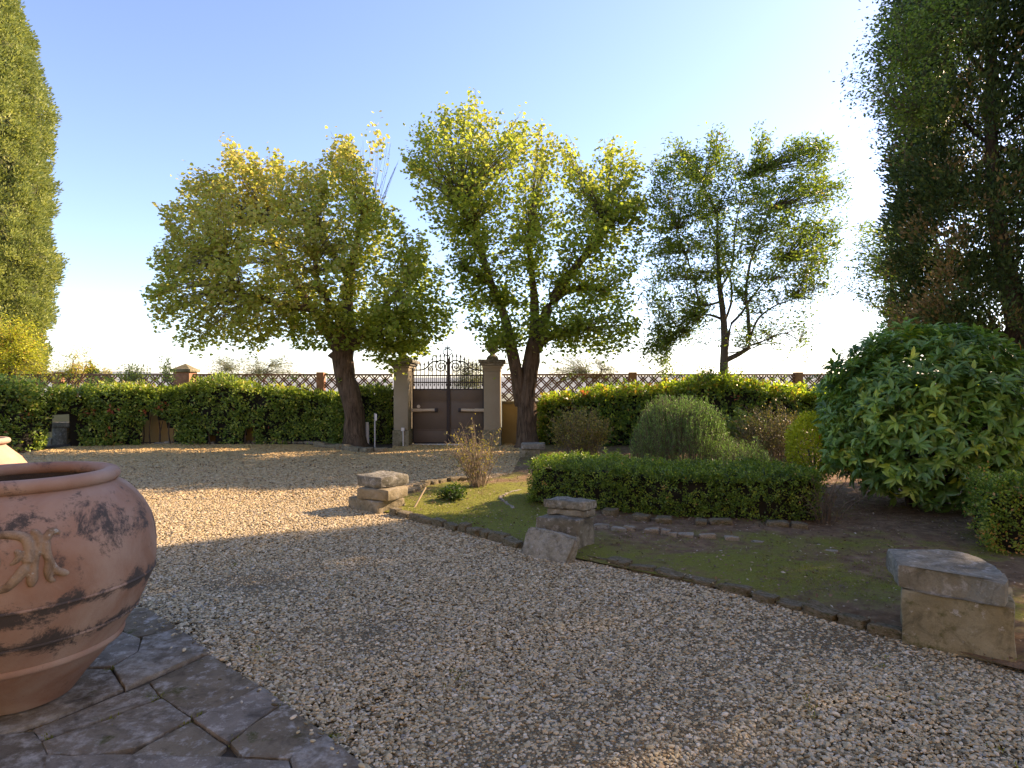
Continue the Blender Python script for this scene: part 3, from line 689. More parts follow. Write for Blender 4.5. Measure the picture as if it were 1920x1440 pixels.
# ------------------------------------------------------------------ double gate
YG = 18.2
def gx_(px): return (px - 960) / F * YG
def gz_(py): return H - (py - 720) / F * YG
def spiral(cx, cz, r0, r1, a0, turns, n=36):
    t = np.linspace(0, 1, n); a = a0 + turns * 2 * np.pi * t; r = r0 + (r1 - r0) * t
    return np.c_[cx + r * np.cos(a), np.full(n, YG), cz + r * np.sin(a)]
zs = gz_(730)
def gate_leaf(xo, xi, label):
    """xo outer (hinge) edge, xi inner edge"""
    s = 1 if xi > xo else -1; lo, hi = min(xo, xi), max(xo, xi)
    g = empty('gate_leaf', (xo, YG, 0), label, 'gate leaf', 'two leaves of the iron gate')
    zb = .05
    for a, b in ((zb, .43), (.43, 1.28), (1.28, zs)):
        boxo('steel_sheet', lo + .03, hi - .03, YG - .012, YG + .012, a + .004, b - .004, M['sheet'], g, .003)
    for z in (.43, 1.28): boxo('seam_strip', lo + .03, hi - .03, YG - .02, YG - .0135, z - .02, z + .02, M['sheet'], g, .002)
    zt_out = gz_(690)
    ubox('outer_stile', (xo + s * .02, YG, zb), (xo + s * .02, YG, gz_(684)), .045, .045, M['iron'], g)
    ubox('inner_stile', (xi - s * .022, YG, zb), (xi - s * .022, YG, gz_(668)), .04, .05, M['iron'], g)
    for z in (zs, gz_(717), gz_(704)): ubox('rail', (lo + .04, YG, z), (hi - .04, YG, z), .038, .03, M['iron'], g)
    ubox('bottom_rail', (lo + .04, YG, zb), (hi - .04, YG, zb), .05, .04, M['iron'], g)
    w = hi - lo
    # cyma curve top: low by the pillar, high by the centre
    def ztop(t):   # t 0 outer -> 1 inner
        return gz_(694) + (gz_(677) - gz_(694)) * (1 / (1 + math.exp(-(t - .52) * 16)))
    n = 9
    for i in range(1, n):
        t = i / n; x = xo + s * w * t; zt = ztop(t) + .12
        ubox('bar', (x, YG, zs), (x, YG, zt), .024, .02, M['iron'], g)
        A = Acc()
        q = lambda r, z: [(x + r * a, YG + r * b, z) for a, b in ((1, 0), (0, 1), (-1, 0), (0, -1))]
        A.add(q(.009, zt) + q(.026, zt + .045) + q(.002, zt + .12), [(i0 + k, i0 + (k + 1) % 4, i0 + 4 + (k + 1) % 4, i0 + 4 + k) for i0 in (0, 4) for k in range(4)])
        A.tube([(x - .035, YG, zt + .03), (x, YG, zt + .0), (x + .035, YG, zt + .03)], .007, 5)
        A.out('spear_tip', M['iron'], g)
    for i in range(n):
        x = xo + s * w * (i + .5) / n
        if i in (0,) or True:
            ubox('short_bar', (x, YG, gz_(721)), (x, YG, gz_(704)), .018, .014, M['iron'], g)
            A = Acc(); z = gz_(721)
            A.add([(x - .024, YG - .006, z), (x + .024, YG - .006, z), (x, YG - .006, z - .07), (x, YG - .006, z + .03), (x - .024, YG + .006, z), (x + .024, YG + .006, z), (x, YG + .006, z - .07), (x, YG + .006, z + .03)],
                  [(0, 2, 1, 3), (4, 7, 5, 6), (0, 4, 6, 2), (2, 6, 5, 1), (1, 5, 7, 3), (3, 7, 4, 0)]); A.out('drop_tip', M['iron'], g)
    c = np.array([(xo + s * w * t, YG, gz_(694) + (gz_(677) - gz_(694)) * (1 / (1 + math.exp(-(t - .45) * 18)))) for t in np.linspace(0.03, .72, 24)])
    A = Acc(); A.tube(c, .022, 6); A.out('top_curve', M['iron'], g, 60)
    A = Acc(); cx = xo + s * w * .80; cz = gz_(687)
    sp = spiral(0, 0, .20, .03, 0, 2.1, 60); a = sp[:, 0].copy()
    A.tube(np.c_[cx - s * (-a), np.full(60, YG), cz + sp[:, 2]], .020, 6); A.out('large_scroll', M['iron'], g, 60)
    A = Acc(); cx = xo + s * w * .53; cz = gz_(692)
    sp = spiral(0, 0, .085, .015, 1.0, 1.6, 36)
    A.tube(np.c_[cx + s * sp[:, 0], np.full(36, YG), cz + sp[:, 2]], .017, 6); A.out('small_scroll', M['iron'], g, 60)
    # ram opener
    z = gz_(769)
    A = Acc(); A.tube([(xo - s * .1, YG - .10, z), (xo + s * .28, YG - .10, z)], .055, 10); A.tube([(xo + s * .285, YG - .10, z), (xo + s * .70, YG - .10, z + .012)], .045, 10); A.out('opener_arm', M['cream'], g, 50)
    boxo('opener_bracket', min(xo + s * .68, xo + s * .76), max(xo + s * .68, xo + s * .76), YG - .15, YG - .022, z - .055, z + .06, M['iron'], g, .005)
    boxo('opener_hinge', min(xo - s * .17, xo - s * .05), max(xo - s * .17, xo - s * .05), YG - .17, YG - .03, z - .09, z + .09, M['iron'], g, .005)
    return g
gl = gate_leaf(gx_(773), gx_(840.5), 'left leaf of the brown iron gate, with a round white plate')
gr = gate_leaf(gx_(908), gx_(841.5), 'right leaf of the brown iron gate, half hidden behind the bare rose bush')
A = Acc(); th = np.linspace(0, 2 * np.pi, 17)[:-1]
cx, cz = gx_(785), gz_(762)
A.add([(cx + .05 * math.cos(t), YG - .035 + d, cz + .05 * math.sin(t)) for d in (0, .02) for t in th], [tuple(range(16))] + [(i, 16 + i, 16 + (i + 1) % 16, (i + 1) % 16) for i in range(16)])
A.out('round_plate', M['white'], gl)
ubox('closing_strip', (gx_(841), YG - .045, .05), (gx_(841), YG - .045, gz_(672)), .085, .02, M['iron'], gl)
# centre ornament rising from the left leaf's inner stile
A = Acc(); xc = gx_(840.5) - .02; z0 = gz_(668)
A.tube([(xc, YG, z0), (xc, YG, gz_(646))], [.03, .008], 6)
for s in (1, -1):
    A.tube(smoothpath([(xc, YG, gz_(668)), (xc + s * .13, YG, gz_(662)), (xc + s * .11, YG, gz_(657)), (xc + s * .04, YG, gz_(654.5)), (xc, YG, gz_(652))], 14), .015, 5)
    A.tube(smoothpath([(xc, YG, gz_(654)), (xc + s * .04, YG, gz_(651)), (xc + s * .075, YG, gz_(652)), (xc + s * .07, YG, gz_(654.5)), (xc + s * .05, YG, gz_(654))], 12), .014, 5)
    A.tube(smoothpath([(xc, YG, gz_(700)), (xc + s * .06, YG, gz_(694)), (xc + s * .05, YG, gz_(684)), (xc, YG, gz_(676))], 10), .015, 5)
A.out('crest', M['iron'], gl, 60)
tag(boxo('threshold', gx_(775), gx_(872), YG - .30, YG - .16, .0, .045, M['white'], None, .006), 'long white strip on the ground in front of the gate', 'threshold')

# posts by the tree
X, Y = G(688, 836)
pt = empty('bollard', (X, Y, 0), 'short plain white post standing beside the left tree trunk', 'post')
A = Acc(); A.tube([(X, Y, -.02), (X, Y, .62)], .065, 12); A.out('lower_tube', M['white'], pt, 50)
A = Acc(); A.tube([(X, Y, .622), (X, Y, .69)], .055, 12); A.out('top_cap', M['white'], pt, 50)
X, Y = G(703, 846)
pt = empty('metal_stake', (X, Y, 0), 'thin grey metal stake with a small tag, right of the white post', 'stake')
A = Acc(); A.tube([(X, Y, -.02), (X, Y, 1.02)], .022, 8); A.out('rod', M['greymetal'], pt, 50)
boxo('tag_plate', X + .015, X + .055, Y - .03, Y - .01, .82, 1.0, M['white'], pt, .004)

# ------------------------------------------------------------------ trees
def limbs(name, paths, mat, parent, ridge=.07, sides=16, seg=14, rk=1.0):
    """paths: list of lists (x,y,z,r); one joined limb system"""
    A = Acc()
    for p in paths:
        q = smoothpath(p, seg, 0); pts = q[:, :3]; rad = np.maximum(q[:, 3] * rk, .006)
        k = len(pts); pts[1:-1] += np.c_[vn(pts[1:-1] * 2.0, 3), vn(pts[1:-1] * 2.0, 5), np.zeros(k - 2)] * rad[1:-1, None] * .25
        sd = sides if rad.max() > .06 else 6
        V, Q = tubesV(pts[None], rad[None], sd)
        cen = np.repeat(pts, sd, 0); d = V - cen; ang = np.tile(np.arange(sd) / sd * 2 * np.pi, k)
        f = 1 + ridge * np.sin(ang * 5 + vn(cen * .7, 1) * 2) + ridge * 1.4 * vn(V * 6, 2) + ridge * vn(V * 14, 8)
        A.add(cen + d * f[:, None], [tuple(x) for x in Q] + [tuple(range(len(V) - sd, len(V)))])
    return A.out(name, mat, parent, 180)
def samp(poly, n, seed=0, clump=.0, edgebias=0.0, cs=40.0):
    poly = np.array(poly, float); lo = poly.min(0); hi = poly.max(0); out = []; tot = 0
    while tot < n:
        p = lo + rs.rand(n * 3, 2) * (hi - lo); p = p[inpoly(p, poly)]
        if clump: 
            w = .5 + .5 * fbm(np.c_[p / cs, np.full(len(p), seed)], seed) / .6
            p = p[rs.rand(len(p)) < (1 - clump) + clump * np.clip(w, 0, 1) * 1.2]
        out.append(p); tot += len(p)
    return np.concatenate(out)[:n]
def crown(parent, poly, Yc, depth, nsh, lps, knots, L, W, mat, T=T_RH, tintf=None, twig='twig', seed=0, clump=.3, sink=.35, leaf_t=(.35, 1), spreadr=.09, tw=.010, droop=.3, up=1.0, sticks=True, hollow=0.0, peaks=(), leafy=1.5):
    """shoots run from the nearest knot of the limb system out to tips spread through the crown's volume; leaves sit along them"""
    p = samp(poly, nsh, seed, clump); ed = edgedist(p, poly); rm = ed.max()
    hd = depth * np.sqrt(np.clip(1 - (1 - np.clip(ed / rm * 1.25, 0, 1)) ** 2, 0, 1))
    if len(peaks):
        q = np.concatenate([np.array([[x, y]]) + rs.randn(k_, 2) * np.array([j_, j_ * 1.3]) for x, y, k_, j_ in peaks]); p = np.concatenate([p, q]); hd = np.concatenate([hd, np.full(len(q), .5)]); nsh = len(p)
    u = rs.uniform(-1, 1, nsh); u = np.sign(u) * np.abs(u) ** (1 - hollow)
    Y = Yc + hd * u
    tip = np.stack([(p[:, 0] - 960) / F * Y, Y, H - (p[:, 1] - 720) / F * Y], 1)
    kn = np.array(knots)
    d = tip[:, None, :] - kn[None]; cost = np.linalg.norm(d, axis=2) + np.where(d[..., 2] < 0.1, np.abs(d[..., 2] - .1) * 1.2, 0) + rs.rand(nsh, len(kn)) * .5
    b = kn[cost.argmin(1)]
    k = 6; t = np.linspace(0, 1, k)
    mid = (b + tip) / 2 + np.c_[rs.randn(nsh, 2) * .08, .10 * up * np.linalg.norm(tip - b, axis=1)]
    mid[:, :2] += (tip - b)[:, :2] * .10
    path = ((1 - t) ** 2)[None, :, None] * b[:, None] + (2 * t * (1 - t))[None, :, None] * mid[:, None] + (t ** 2)[None, :, None] * tip[:, None]
    ln = np.linalg.norm(tip - b, axis=1)
    if sticks:
        rad = (tw * np.clip(ln, .5, 3) / 1.6)[:, None] * np.linspace(1, .22, k)[None]
        tubes('shoots', path, rad, 3, M[twig], parent, 'stuff')
    # leaves
    tt = rs.uniform(leaf_t[0], leaf_t[1], (nsh, lps)); 
    # keep the leafy length roughly constant
    tt = 1 - (1 - tt) * np.clip(leafy / ln, .2, 1.3)[:, None]; tt = np.clip(tt, 0, 1)
    a = (1 - tt)[..., None]; c = tt[..., None]
    lp = a ** 2 * b[:, None] + 2 * a * c * mid[:, None] + c ** 2 * tip[:, None]
    lp = lp.reshape(-1, 3) + rs.randn(nsh * lps, 3) * spreadr
    n = len(lp)
    D = nrm(np.c_[rs.randn(n, 2), rs.randn(n) * .4 - droop]); Nn = np.c_[rs.randn(n, 2) * .7, np.ones(n)]
    pr = proj(lp); tint = tintf(lp, pr) if tintf else np.clip(.45 + .25 * rs.randn(n), 0, .95)
    sz = rs.uniform(.7, 1.2, n)
    leaves('foliage', lp, D, Nn, L * sz, W * sz, tint, M[mat], parent, T)
    return path
def knotsof(paths, fr=(.5, .7, .85, 1.0)):
    o = []
    for p in paths:
        q = smoothpath(p, 21)
        for f in fr: o.append(q[int(f * 20)][:3])
    return o
def LP(pts):
    """(px, py, Y, r) -> world path"""
    return [tuple(P(a, b, y)) + (r,) for a, b, y, r in pts]

# left linden
Y1 = 17.45
t1 = empty('linden_tree', (P(668, 838, Y1)[0], Y1, 0), 'broad dense yellow-green pollarded tree with leaning brown trunk, left of the gate', 'tree', 'pollarded trees flanking the gate')
tr1 = [LP([(668, 846, Y1, .50), (667, 815, Y1, .40), (664, 780, Y1, .375), (655, 740, Y1, .38), (643, 690, Y1, .37), (632, 655, Y1, .40)])]
lb1 = [LP([(640, 690, Y1, .32), (652, 640, Y1, .27), (652, 580, Y1 + .1, .22), (655, 520, Y1 + .2, .18), (668, 460, Y1 + .2, .12), (680, 400, Y1 + .2, .07)]),
       LP([(638, 668, Y1, .26), (618, 610, Y1 - .2, .19), (585, 580, Y1 - .5, .16), (535, 572, Y1 - .8, .13), (490, 560, Y1 - 1, .15), (455, 550, Y1 - 1.1, .12), (420, 500, Y1 - 1.1, .05)]),
       LP([(640, 670, Y1, .24), (600, 600, Y1 + .3, .17), (560, 540, Y1 + .6, .14), (520, 470, Y1 + .8, .10), (500, 420, Y1 + .9, .06)]),
       LP([(645, 660, Y1, .24), (690, 610, Y1 + .2, .16), (730, 565, Y1 + .3, .12), (770, 520, Y1 + .3, .08)]),
       LP([(640, 660, Y1, .22), (640, 610, Y1 - .8, .15), (600, 540, Y1 - 1.5, .11), (590, 480, Y1 - 1.8, .07)]),
       LP([(648, 650, Y1, .2), (700, 620, Y1 - .8, .13), (750, 590, Y1 - 1.3, .08)]),
       LP([(655, 520, Y1 + .2, .14), (620, 470, Y1 - .2, .10), (590, 420, Y1 - .3, .06)])]
limbs('trunk', tr1 + lb1, M['bark'], t1, rk=.76)
poly1 = [(262, 562), (300, 520), (292, 480), (315, 445), (298, 402), (328, 372), (330, 325), (382, 330), (425, 275), (470, 288), (520, 292), (560, 315), (595, 300), (650, 250), (690, 300), (700, 345), (735, 385), (790, 430), (820, 480), (852, 530), (858, 600), (835, 640), (800, 668), (745, 695), (700, 685), (660, 640), (600, 625), (540, 650), (430, 652), (345, 660), (385, 628), (300, 600), (325, 580)]
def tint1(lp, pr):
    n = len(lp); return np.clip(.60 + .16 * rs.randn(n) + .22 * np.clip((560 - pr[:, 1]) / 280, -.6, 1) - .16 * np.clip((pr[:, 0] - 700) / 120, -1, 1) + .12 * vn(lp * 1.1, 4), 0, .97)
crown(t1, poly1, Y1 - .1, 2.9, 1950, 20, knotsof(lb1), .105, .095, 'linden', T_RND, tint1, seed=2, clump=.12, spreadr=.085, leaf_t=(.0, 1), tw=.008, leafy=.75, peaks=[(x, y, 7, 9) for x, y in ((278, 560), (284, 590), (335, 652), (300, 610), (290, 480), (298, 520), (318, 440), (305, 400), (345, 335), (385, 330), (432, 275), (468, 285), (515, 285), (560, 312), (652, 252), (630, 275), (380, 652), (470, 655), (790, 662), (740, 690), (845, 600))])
li = np.array([P(rs.uniform(545, 800), rs.uniform(585, 655), Y1 + rs.uniform(-1.6, 1.0)) for _ in range(2600)])
leaves('low_leaves', li, np.c_[rs.randn(2600, 2), rs.randn(2600) * .4 - .3], np.c_[rs.randn(2600, 2) * .7, np.ones(2600)], .10 * rs.uniform(.7, 1.2, 2600), .092, np.clip(.3 + .16 * rs.randn(2600), 0, 1), M['linden'], t1, T_RND)
# bare upright twigs with a last few yellow leaves
nb = 26; b0 = P(700, 400, Y1)[None] + rs.randn(nb, 3) * .12; tp = np.array([P(rs.uniform(672, 752), rs.uniform(255, 330), Y1 + rs.uniform(-.8, .8)) for _ in range(nb)])
t = np.linspace(0, 1, 6); mid = (b0 + tp) / 2 + np.c_[rs.randn(nb, 2) * .1, np.full(nb, .15)]
pth = ((1 - t) ** 2)[None, :, None] * b0[:, None] + (2 * t * (1 - t))[None, :, None] * mid[:, None] + (t ** 2)[None, :, None] * tp[:, None]
tubes('bare_shoots', pth, np.full((nb, 1), .006) * np.linspace(1, .4, 6)[None], 3, M['twig'], t1, 'stuff')
lp = P(706, 265, Y1)[None] + rs.randn(90, 3) * np.array([.14, .2, .35]); leaves('yellow_leaves', lp, rs.randn(90, 3), rs.randn(90, 3), .10, .09, rs.uniform(.85, 1, 90), M['linden'], t1, T_RND)

# right linden
Y2 = 17.3
t2 = empty('linden_tree', (P(985, 838, Y2)[0], Y2, 0), 'open airy pollarded tree with three spreading limbs, right of the gate', 'tree', 'pollarded trees flanking the gate')
tr2 = [LP([(986, 846, Y2, .50), (986, 812, Y2, .40), (988, 770, Y2, .37), (990, 720, Y2, .34), (995, 670, Y2, .32), (1000, 645, Y2, .28), (1004, 628, Y2, .2)])]
lb2 = [LP([(978, 760, Y2, .26), (966, 690, Y2 - .1, .24), (958, 640, Y2 - .2, .20), (945, 590, Y2 - .2, .16), (925, 540, Y2 - .3, .15), (905, 480, Y2 - .3, .13), (885, 420, Y2 - .3, .12), (862, 388, Y2 - .3, .10)]),
       LP([(1000, 660, Y2, .22), (1004, 590, Y2 + .1, .18), (1000, 540, Y2 + .2, .14), (995, 490, Y2 + .2, .11), (992, 455, Y2 + .2, .08)]),
       LP([(1006, 660, Y2, .22), (1025, 580, Y2, .20), (1050, 540, Y2 - .1, .17), (1080, 500, Y2 - .2, .15), (1110, 465, Y2 - .2, .13), (1140, 425, Y2 - .2, .10)]),
       LP([(1035, 565, Y2, .16), (1065, 545, Y2 + .2, .14), (1100, 540, Y2 + .4, .10), (1135, 548, Y2 + .5, .06)]),
       LP([(1015, 640, Y2, .2), (1040, 625, Y2 - .5, .12), (1080, 615, Y2 - .8, .07)]),
       LP([(925, 535, Y2 - .3, .1), (895, 520, Y2 - .9, .06), (865, 500, Y2 - 1.1, .04)]),
       LP([(890, 430, Y2 - .3, .10), (868, 425, Y2 - .6, .06)])]
limbs('trunk', tr2 + lb2, M['bark'], t2, rk=.72)
kn2 = [q for i in (0, 1, 2) for q in knotsof([lb2[i]], (.8, .92, 1.0, 1.0))] + knotsof(lb2[3:], (.6, .95)) + knotsof([lb2[0], lb2[2]], (.5,)) 
polyL = [(758, 300), (782, 240), (830, 205), (880, 196), (915, 208), (952, 232), (990, 228), (1052, 262), (1080, 292), (1140, 272), (1200, 308), (1222, 370), (1225, 450), (1205, 500), (1185, 545), (1140, 560), (1060, 540), (1010, 520), (960, 560), (900, 560), (855, 520), (820, 450), (775, 400)]
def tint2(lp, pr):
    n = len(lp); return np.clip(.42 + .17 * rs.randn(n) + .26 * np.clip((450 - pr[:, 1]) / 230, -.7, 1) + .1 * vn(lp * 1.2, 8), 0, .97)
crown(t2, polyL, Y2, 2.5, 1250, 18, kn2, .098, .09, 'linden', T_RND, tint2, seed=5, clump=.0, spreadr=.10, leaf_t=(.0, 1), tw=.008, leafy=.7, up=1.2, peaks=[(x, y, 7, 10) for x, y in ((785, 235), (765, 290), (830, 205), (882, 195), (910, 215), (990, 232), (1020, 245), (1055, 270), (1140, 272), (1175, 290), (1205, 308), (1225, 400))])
polyB = [(835, 510), (900, 540), (960, 560), (1060, 540), (1140, 555), (1200, 540), (1215, 600), (1200, 640), (1165, 670), (1110, 672), (1060, 660), (1020, 640), (960, 660), (905, 655), (870, 610), (848, 560)]
crown(t2, polyB, Y2 - .2, 2.2, 380, 18, kn2 + knotsof([lb2[4], lb2[0]], (.3, .6, 1)), .098, .09, 'linden', T_RND, tint2, seed=6, clump=.5, spreadr=.10, leaf_t=(.0, 1), tw=.007, up=.5, leafy=.7)

lim = np.concatenate([smoothpath(p, 40)[8:, :3] for p in lb2]); li = lim[rs.randint(0, len(lim), 2400)] + rs.randn(2400, 3) * .8 * np.array([.42, .42, .42])
leaves('limb_leaves', li, np.c_[rs.randn(2400, 2), rs.randn(2400) * .4 - .3], np.c_[rs.randn(2400, 2) * .7, np.ones(2400)], .095 * rs.uniform(.7, 1.2, 2400), .088, np.clip(.35 + .18 * rs.randn(2400), 0, 1), M['linden'], t2, T_RND)

# bay tree with grey stem
Y3 = 17.65
t3 = empty('bay_tree', (P(1357, 842, Y3)[0], Y3, 0), 'dark green bay tree with forked slim grey trunk against the white sky', 'tree')
tr3 = [LP([(1357, 850, Y3, .14), (1356, 760, Y3, .135), (1358, 700, Y3, .12), (1359, 640, Y3, .10), (1355, 590, Y3, .085), (1349, 540, Y3 + .1, .07), (1345, 470, Y3 + .1, .045), (1345, 400, Y3 + .1, .03)]),
       LP([(1362, 675, Y3, .075), (1385, 664, Y3 - .1, .065), (1406, 650, Y3 - .1, .06), (1404, 618, Y3 - .1, .055), (1402, 585, Y3 - .2, .05), (1398, 550, Y3 - .2, .04), (1410, 480, Y3 - .2, .03), (1440, 400, Y3 - .2, .02)])]
lb3 = [LP([(1363, 655, Y3, .045), (1370, 610, Y3, .04), (1388, 590, Y3, .035), (1420, 545, Y3 + .2, .02), (1470, 490, Y3 + .4, .012)]),
       LP([(1405, 640, Y3, .04), (1420, 600, Y3 - .5, .03), (1450, 575, Y3 - .7, .025), (1490, 560, Y3 - .8, .012)]),
       LP([(1358, 600, Y3, .045), (1320, 590, Y3 + .2, .03), (1295, 615, Y3 + .3, .02), (1255, 640, Y3 + .3, .012)]),
       LP([(1352, 565, Y3, .04), (1315, 570, Y3 - .3, .03), (1300, 520, Y3 - .4, .025), (1270, 430, Y3 - .4, .015)]),
       LP([(1350, 540, Y3, .04), (1372, 500, Y3 + .3, .03), (1380, 420, Y3 + .4, .02), (1400, 330, Y3 + .4, .012)]),
       LP([(1360, 600, Y3, .04), (1372, 560, Y3 + .5, .035), (1366, 510, Y3 + .6, .03), (1330, 430, Y3 + .8, .02), (1320, 340, Y3 + .8, .012)]),
       LP([(1406, 648, Y3 - .1, .03), (1430, 640, Y3 - .6, .022), (1470, 625, Y3 - .9, .015), (1500, 640, Y3 - 1, .01)]),
       LP([(1366, 662, Y3, .02), (1400, 656, Y3 - .4, .016), (1440, 640, Y3 - .5, .012)])]
limbs('trunk', tr3 + lb3, M['bark_grey'], t3, .04, 12)
kn3 = knotsof(lb3, (.5, .75, 1)) + knotsof(tr3, (.75, .88, 1))
poly3 = [(1213, 380), (1225, 320), (1262, 275), (1300, 285), (1322, 315), (1345, 252), (1382, 300), (1405, 330), (1436, 250), (1462, 320), (1480, 340), (1505, 268), (1540, 270), (1562, 275), (1555, 330), (1582, 345), (1562, 400), (1580, 460), (1555, 525), (1500, 560), (1440, 545), (1400, 560), (1340, 550), (1310, 600), (1270, 640), (1240, 690), (1205, 655), (1218, 600), (1195, 520)]
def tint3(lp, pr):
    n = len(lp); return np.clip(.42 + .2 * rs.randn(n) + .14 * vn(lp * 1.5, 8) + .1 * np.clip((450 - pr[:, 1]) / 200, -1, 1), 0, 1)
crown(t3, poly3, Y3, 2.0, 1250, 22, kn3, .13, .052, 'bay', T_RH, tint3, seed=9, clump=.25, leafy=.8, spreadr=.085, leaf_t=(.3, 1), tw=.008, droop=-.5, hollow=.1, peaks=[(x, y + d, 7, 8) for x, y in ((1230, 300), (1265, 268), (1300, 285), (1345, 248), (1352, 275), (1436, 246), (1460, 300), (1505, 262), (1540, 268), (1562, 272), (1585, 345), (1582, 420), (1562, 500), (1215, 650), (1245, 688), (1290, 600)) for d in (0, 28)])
crown(t3, [(1290, 560), (1500, 545), (1555, 530), (1540, 600), (1510, 690), (1480, 680), (1440, 640), (1300, 650), (1250, 690), (1265, 620)], Y3 - .3, 1.6, 230, 13, kn3, .12, .05, 'bay', T_RH, tint3, seed=10, clump=.4, spreadr=.09, leaf_t=(.4, 1), tw=.009, droop=0)
t4 = empty('bay_tree', (P(1670, 842, 16.8)[0], 16.8, 0), 'bay tree half hidden behind the big dark cypress on the right', 'tree')
limbs('trunk', [LP([(1690, 850, 16.8, .12), (1685, 700, 16.8, .10), (1675, 600, 16.8, .07), (1670, 450, 16.8, .03)])], M['bark_grey'], t4, .04, 12)
crown(t4, [(1572, 500), (1590, 430), (1625, 408), (1660, 420), (1760, 400), (1780, 640), (1700, 690), (1640, 640), (1645, 590), (1580, 545)], 16.8, 1.8, 420, 22, [P(1675, 600, 16.8), P(1672, 520, 16.8), P(1672, 450, 16.8)], .12, .045, 'bay', T_RH, tint3, seed=12, clump=.6, spreadr=.09, tw=.008, droop=-.3)

# cypresses
def tufts(name, parent, cen, outw, nper, rad, L, W, mat, tint, upb=1.0):
    n = len(cen) * nper; c = np.repeat(cen, nper, 0); o = np.repeat(outw, nper, 0)
    d = nrm(rs.randn(n, 3)); pos = c + d * (rs.rand(n, 1) ** .5) * rad
    D = nrm(o * .8 + np.array([0, 0, upb]) + d * 1.0 + rs.randn(n, 3) * .3); Nn = rs.randn(n, 3)
    return leaves(name, pos, D, Nn, L * rs.uniform(.6, 1.3, n), W, np.clip(np.repeat(tint, nper) + rs.randn(n) * .1, 0, 1), M[mat], parent)
def cypress(root, cx, cy, prof, ntuft, nper, trad, L, W, mat, shell=.75, tintf=None, core=True, seed=0, cmat='inner'):
    """prof: list of (z, r)"""
    zs_ = np.array([p[0] for p in prof]); rr_ = np.array([p[1] for p in prof])
    zz = np.linspace(zs_[0], zs_[-1], 200); rr = np.interp(zz, zs_, rr_); cdf = np.cumsum(rr + .1); cdf /= cdf[-1]
    z = np.interp(rs.rand(ntuft), cdf, zz); th = rs.uniform(0, 2 * np.pi, ntuft); r = np.interp(z, zs_, rr_)
    lump = 1 + .10 * vn(np.c_[np.cos(th) * 2.2, np.sin(th) * 2.2, z * 1.1], seed) + .10 * vn(np.c_[np.cos(th) * 6, np.sin(th) * 6, z * 2.6], seed + 1)
    f = 1 - (1 - shell) * rs.rand(ntuft) ** 1.3
    x = np.cos(th) * r * lump * f; y = np.sin(th) * r * lump * f
    cen = np.c_[cx + x, cy + y, z]
    if not core:
        kk = fbm(cen * np.array([1.1, 1.1, .8]), 17) > -.27; cen = cen[kk]; th = th[kk]; ntuft = len(cen)
    o = np.c_[np.cos(th), np.sin(th), np.zeros(ntuft)]
    tint = tintf(cen) if tintf else rs.rand(ntuft)
    tufts('foliage', root, cen, o, nper, trad, L, W, mat, tint)
    if core:
        V = []; Fc = []; n = 20; m = 26
        for i in range(m):
            zq = zs_[0] + (zs_[-1] - zs_[0]) * i / (m - 1); rq = np.interp(zq, zs_, rr_) * (shell - .02)
            for k in range(n):
                t = k / n * 2 * np.pi; l = 1 + .10 * vn(np.array([[math.cos(t) * 2.2, math.sin(t) * 2.2, zq * 1.1]]), seed)[0]
                V.append((cx + rq * l * math.cos(t), cy + rq * l * math.sin(t), zq))
        for i in range(m - 1):
            for k in range(n): Fc.append((i * n + k, i * n + (k + 1) % n, (i + 1) * n + (k + 1) % n, (i + 1) * n + k))
        mk('dark_core', V, Fc, M[cmat], root, 180)
YL = 22.0
cx = P(-75, 700, YL)[0]
c1 = empty('cypress_tree', (cx, YL, 0), 'tall sunlit light green cypress cut by the left edge of the photo', 'tree')
prof = [(.4, 2.1)] + [(P(0, y, YL)[2], (x - (-75)) / F * YL * .76) for y, x in ((640, 92), (560, 98), (490, 116), (400, 105), (270, 101), (180, 92), (100, 77), (0, 38))] + [(P(0, -150, YL)[2], .8), (P(0, -230, YL)[2], .15)]
cypress(c1, cx, YL, prof, 9000, 24, .22, .13, .055, 'cyp_light', .90, lambda c: np.clip(.5 + .25 * rs.randn(len(c)), 0, 1), True, 3, 'inner_green')
limbs('trunk', [[(cx, YL, -.1, .4), (cx, YL, 3, .3), (cx, YL, 10, .12)]], M['bark'], c1)

YR = 11.6
cx = P(1868, 640, YR)[0]
def tintR(c):
    n = len(c); t = np.clip(.40 + .25 * rs.randn(n), 0, .82); br = (rs.rand(n) < .09) & (c[:, 2] < 7.5) | (vn(c * .9, 5) > .66); t[br] = rs.uniform(.9, 1, br.sum()); return t
def dark_cypress(cx, cy, label, ntuft=5200, nper=52, vis=True):
    c = empty('cypress_tree', (cx, cy, 0), label, 'tree', 'dark cypresses in a row on the right')
    prof = [(2.2, 1.0), (2.9, 1.5), (4.2, 1.72), (5.2, 1.70), (6.5, 1.78), (8.5, 1.85), (11, 1.5), (13, .9), (14.5, .12)]
    cypress(c, cx, cy, prof, ntuft, nper, .27, .085, .044, 'cyp_dark', .45, tintR, False, 6)
    ph = [[(cx + .1, cy, -.1, .34), (cx + .15, cy, 1.5, .27), (cx + .35, cy - .1, 2.8, .2), (cx + .1, cy + .15, 5, .13), (cx - .1, cy, 9, .07), (cx, cy, 13, .03)]]
    for k in range(22):
        z0 = rs.uniform(1.8, 9); a = rs.uniform(0, 6.28); l = rs.uniform(.7, 1.4)
        ph.append([(cx + .2, cy, z0, .05), (cx + .2 + math.cos(a) * l * .5, cy + math.sin(a) * l * .5, z0 + l * .5, .035), (cx + math.cos(a) * l, cy + math.sin(a) * l, z0 + l * 1.6, .01)])
    limbs('trunk', ph, M['bark'], c, .06, 12)
    return c
c2 = dark_cypress(cx, YR, 'tall dark cypress with dead brown tufts behind the big glossy shrub')
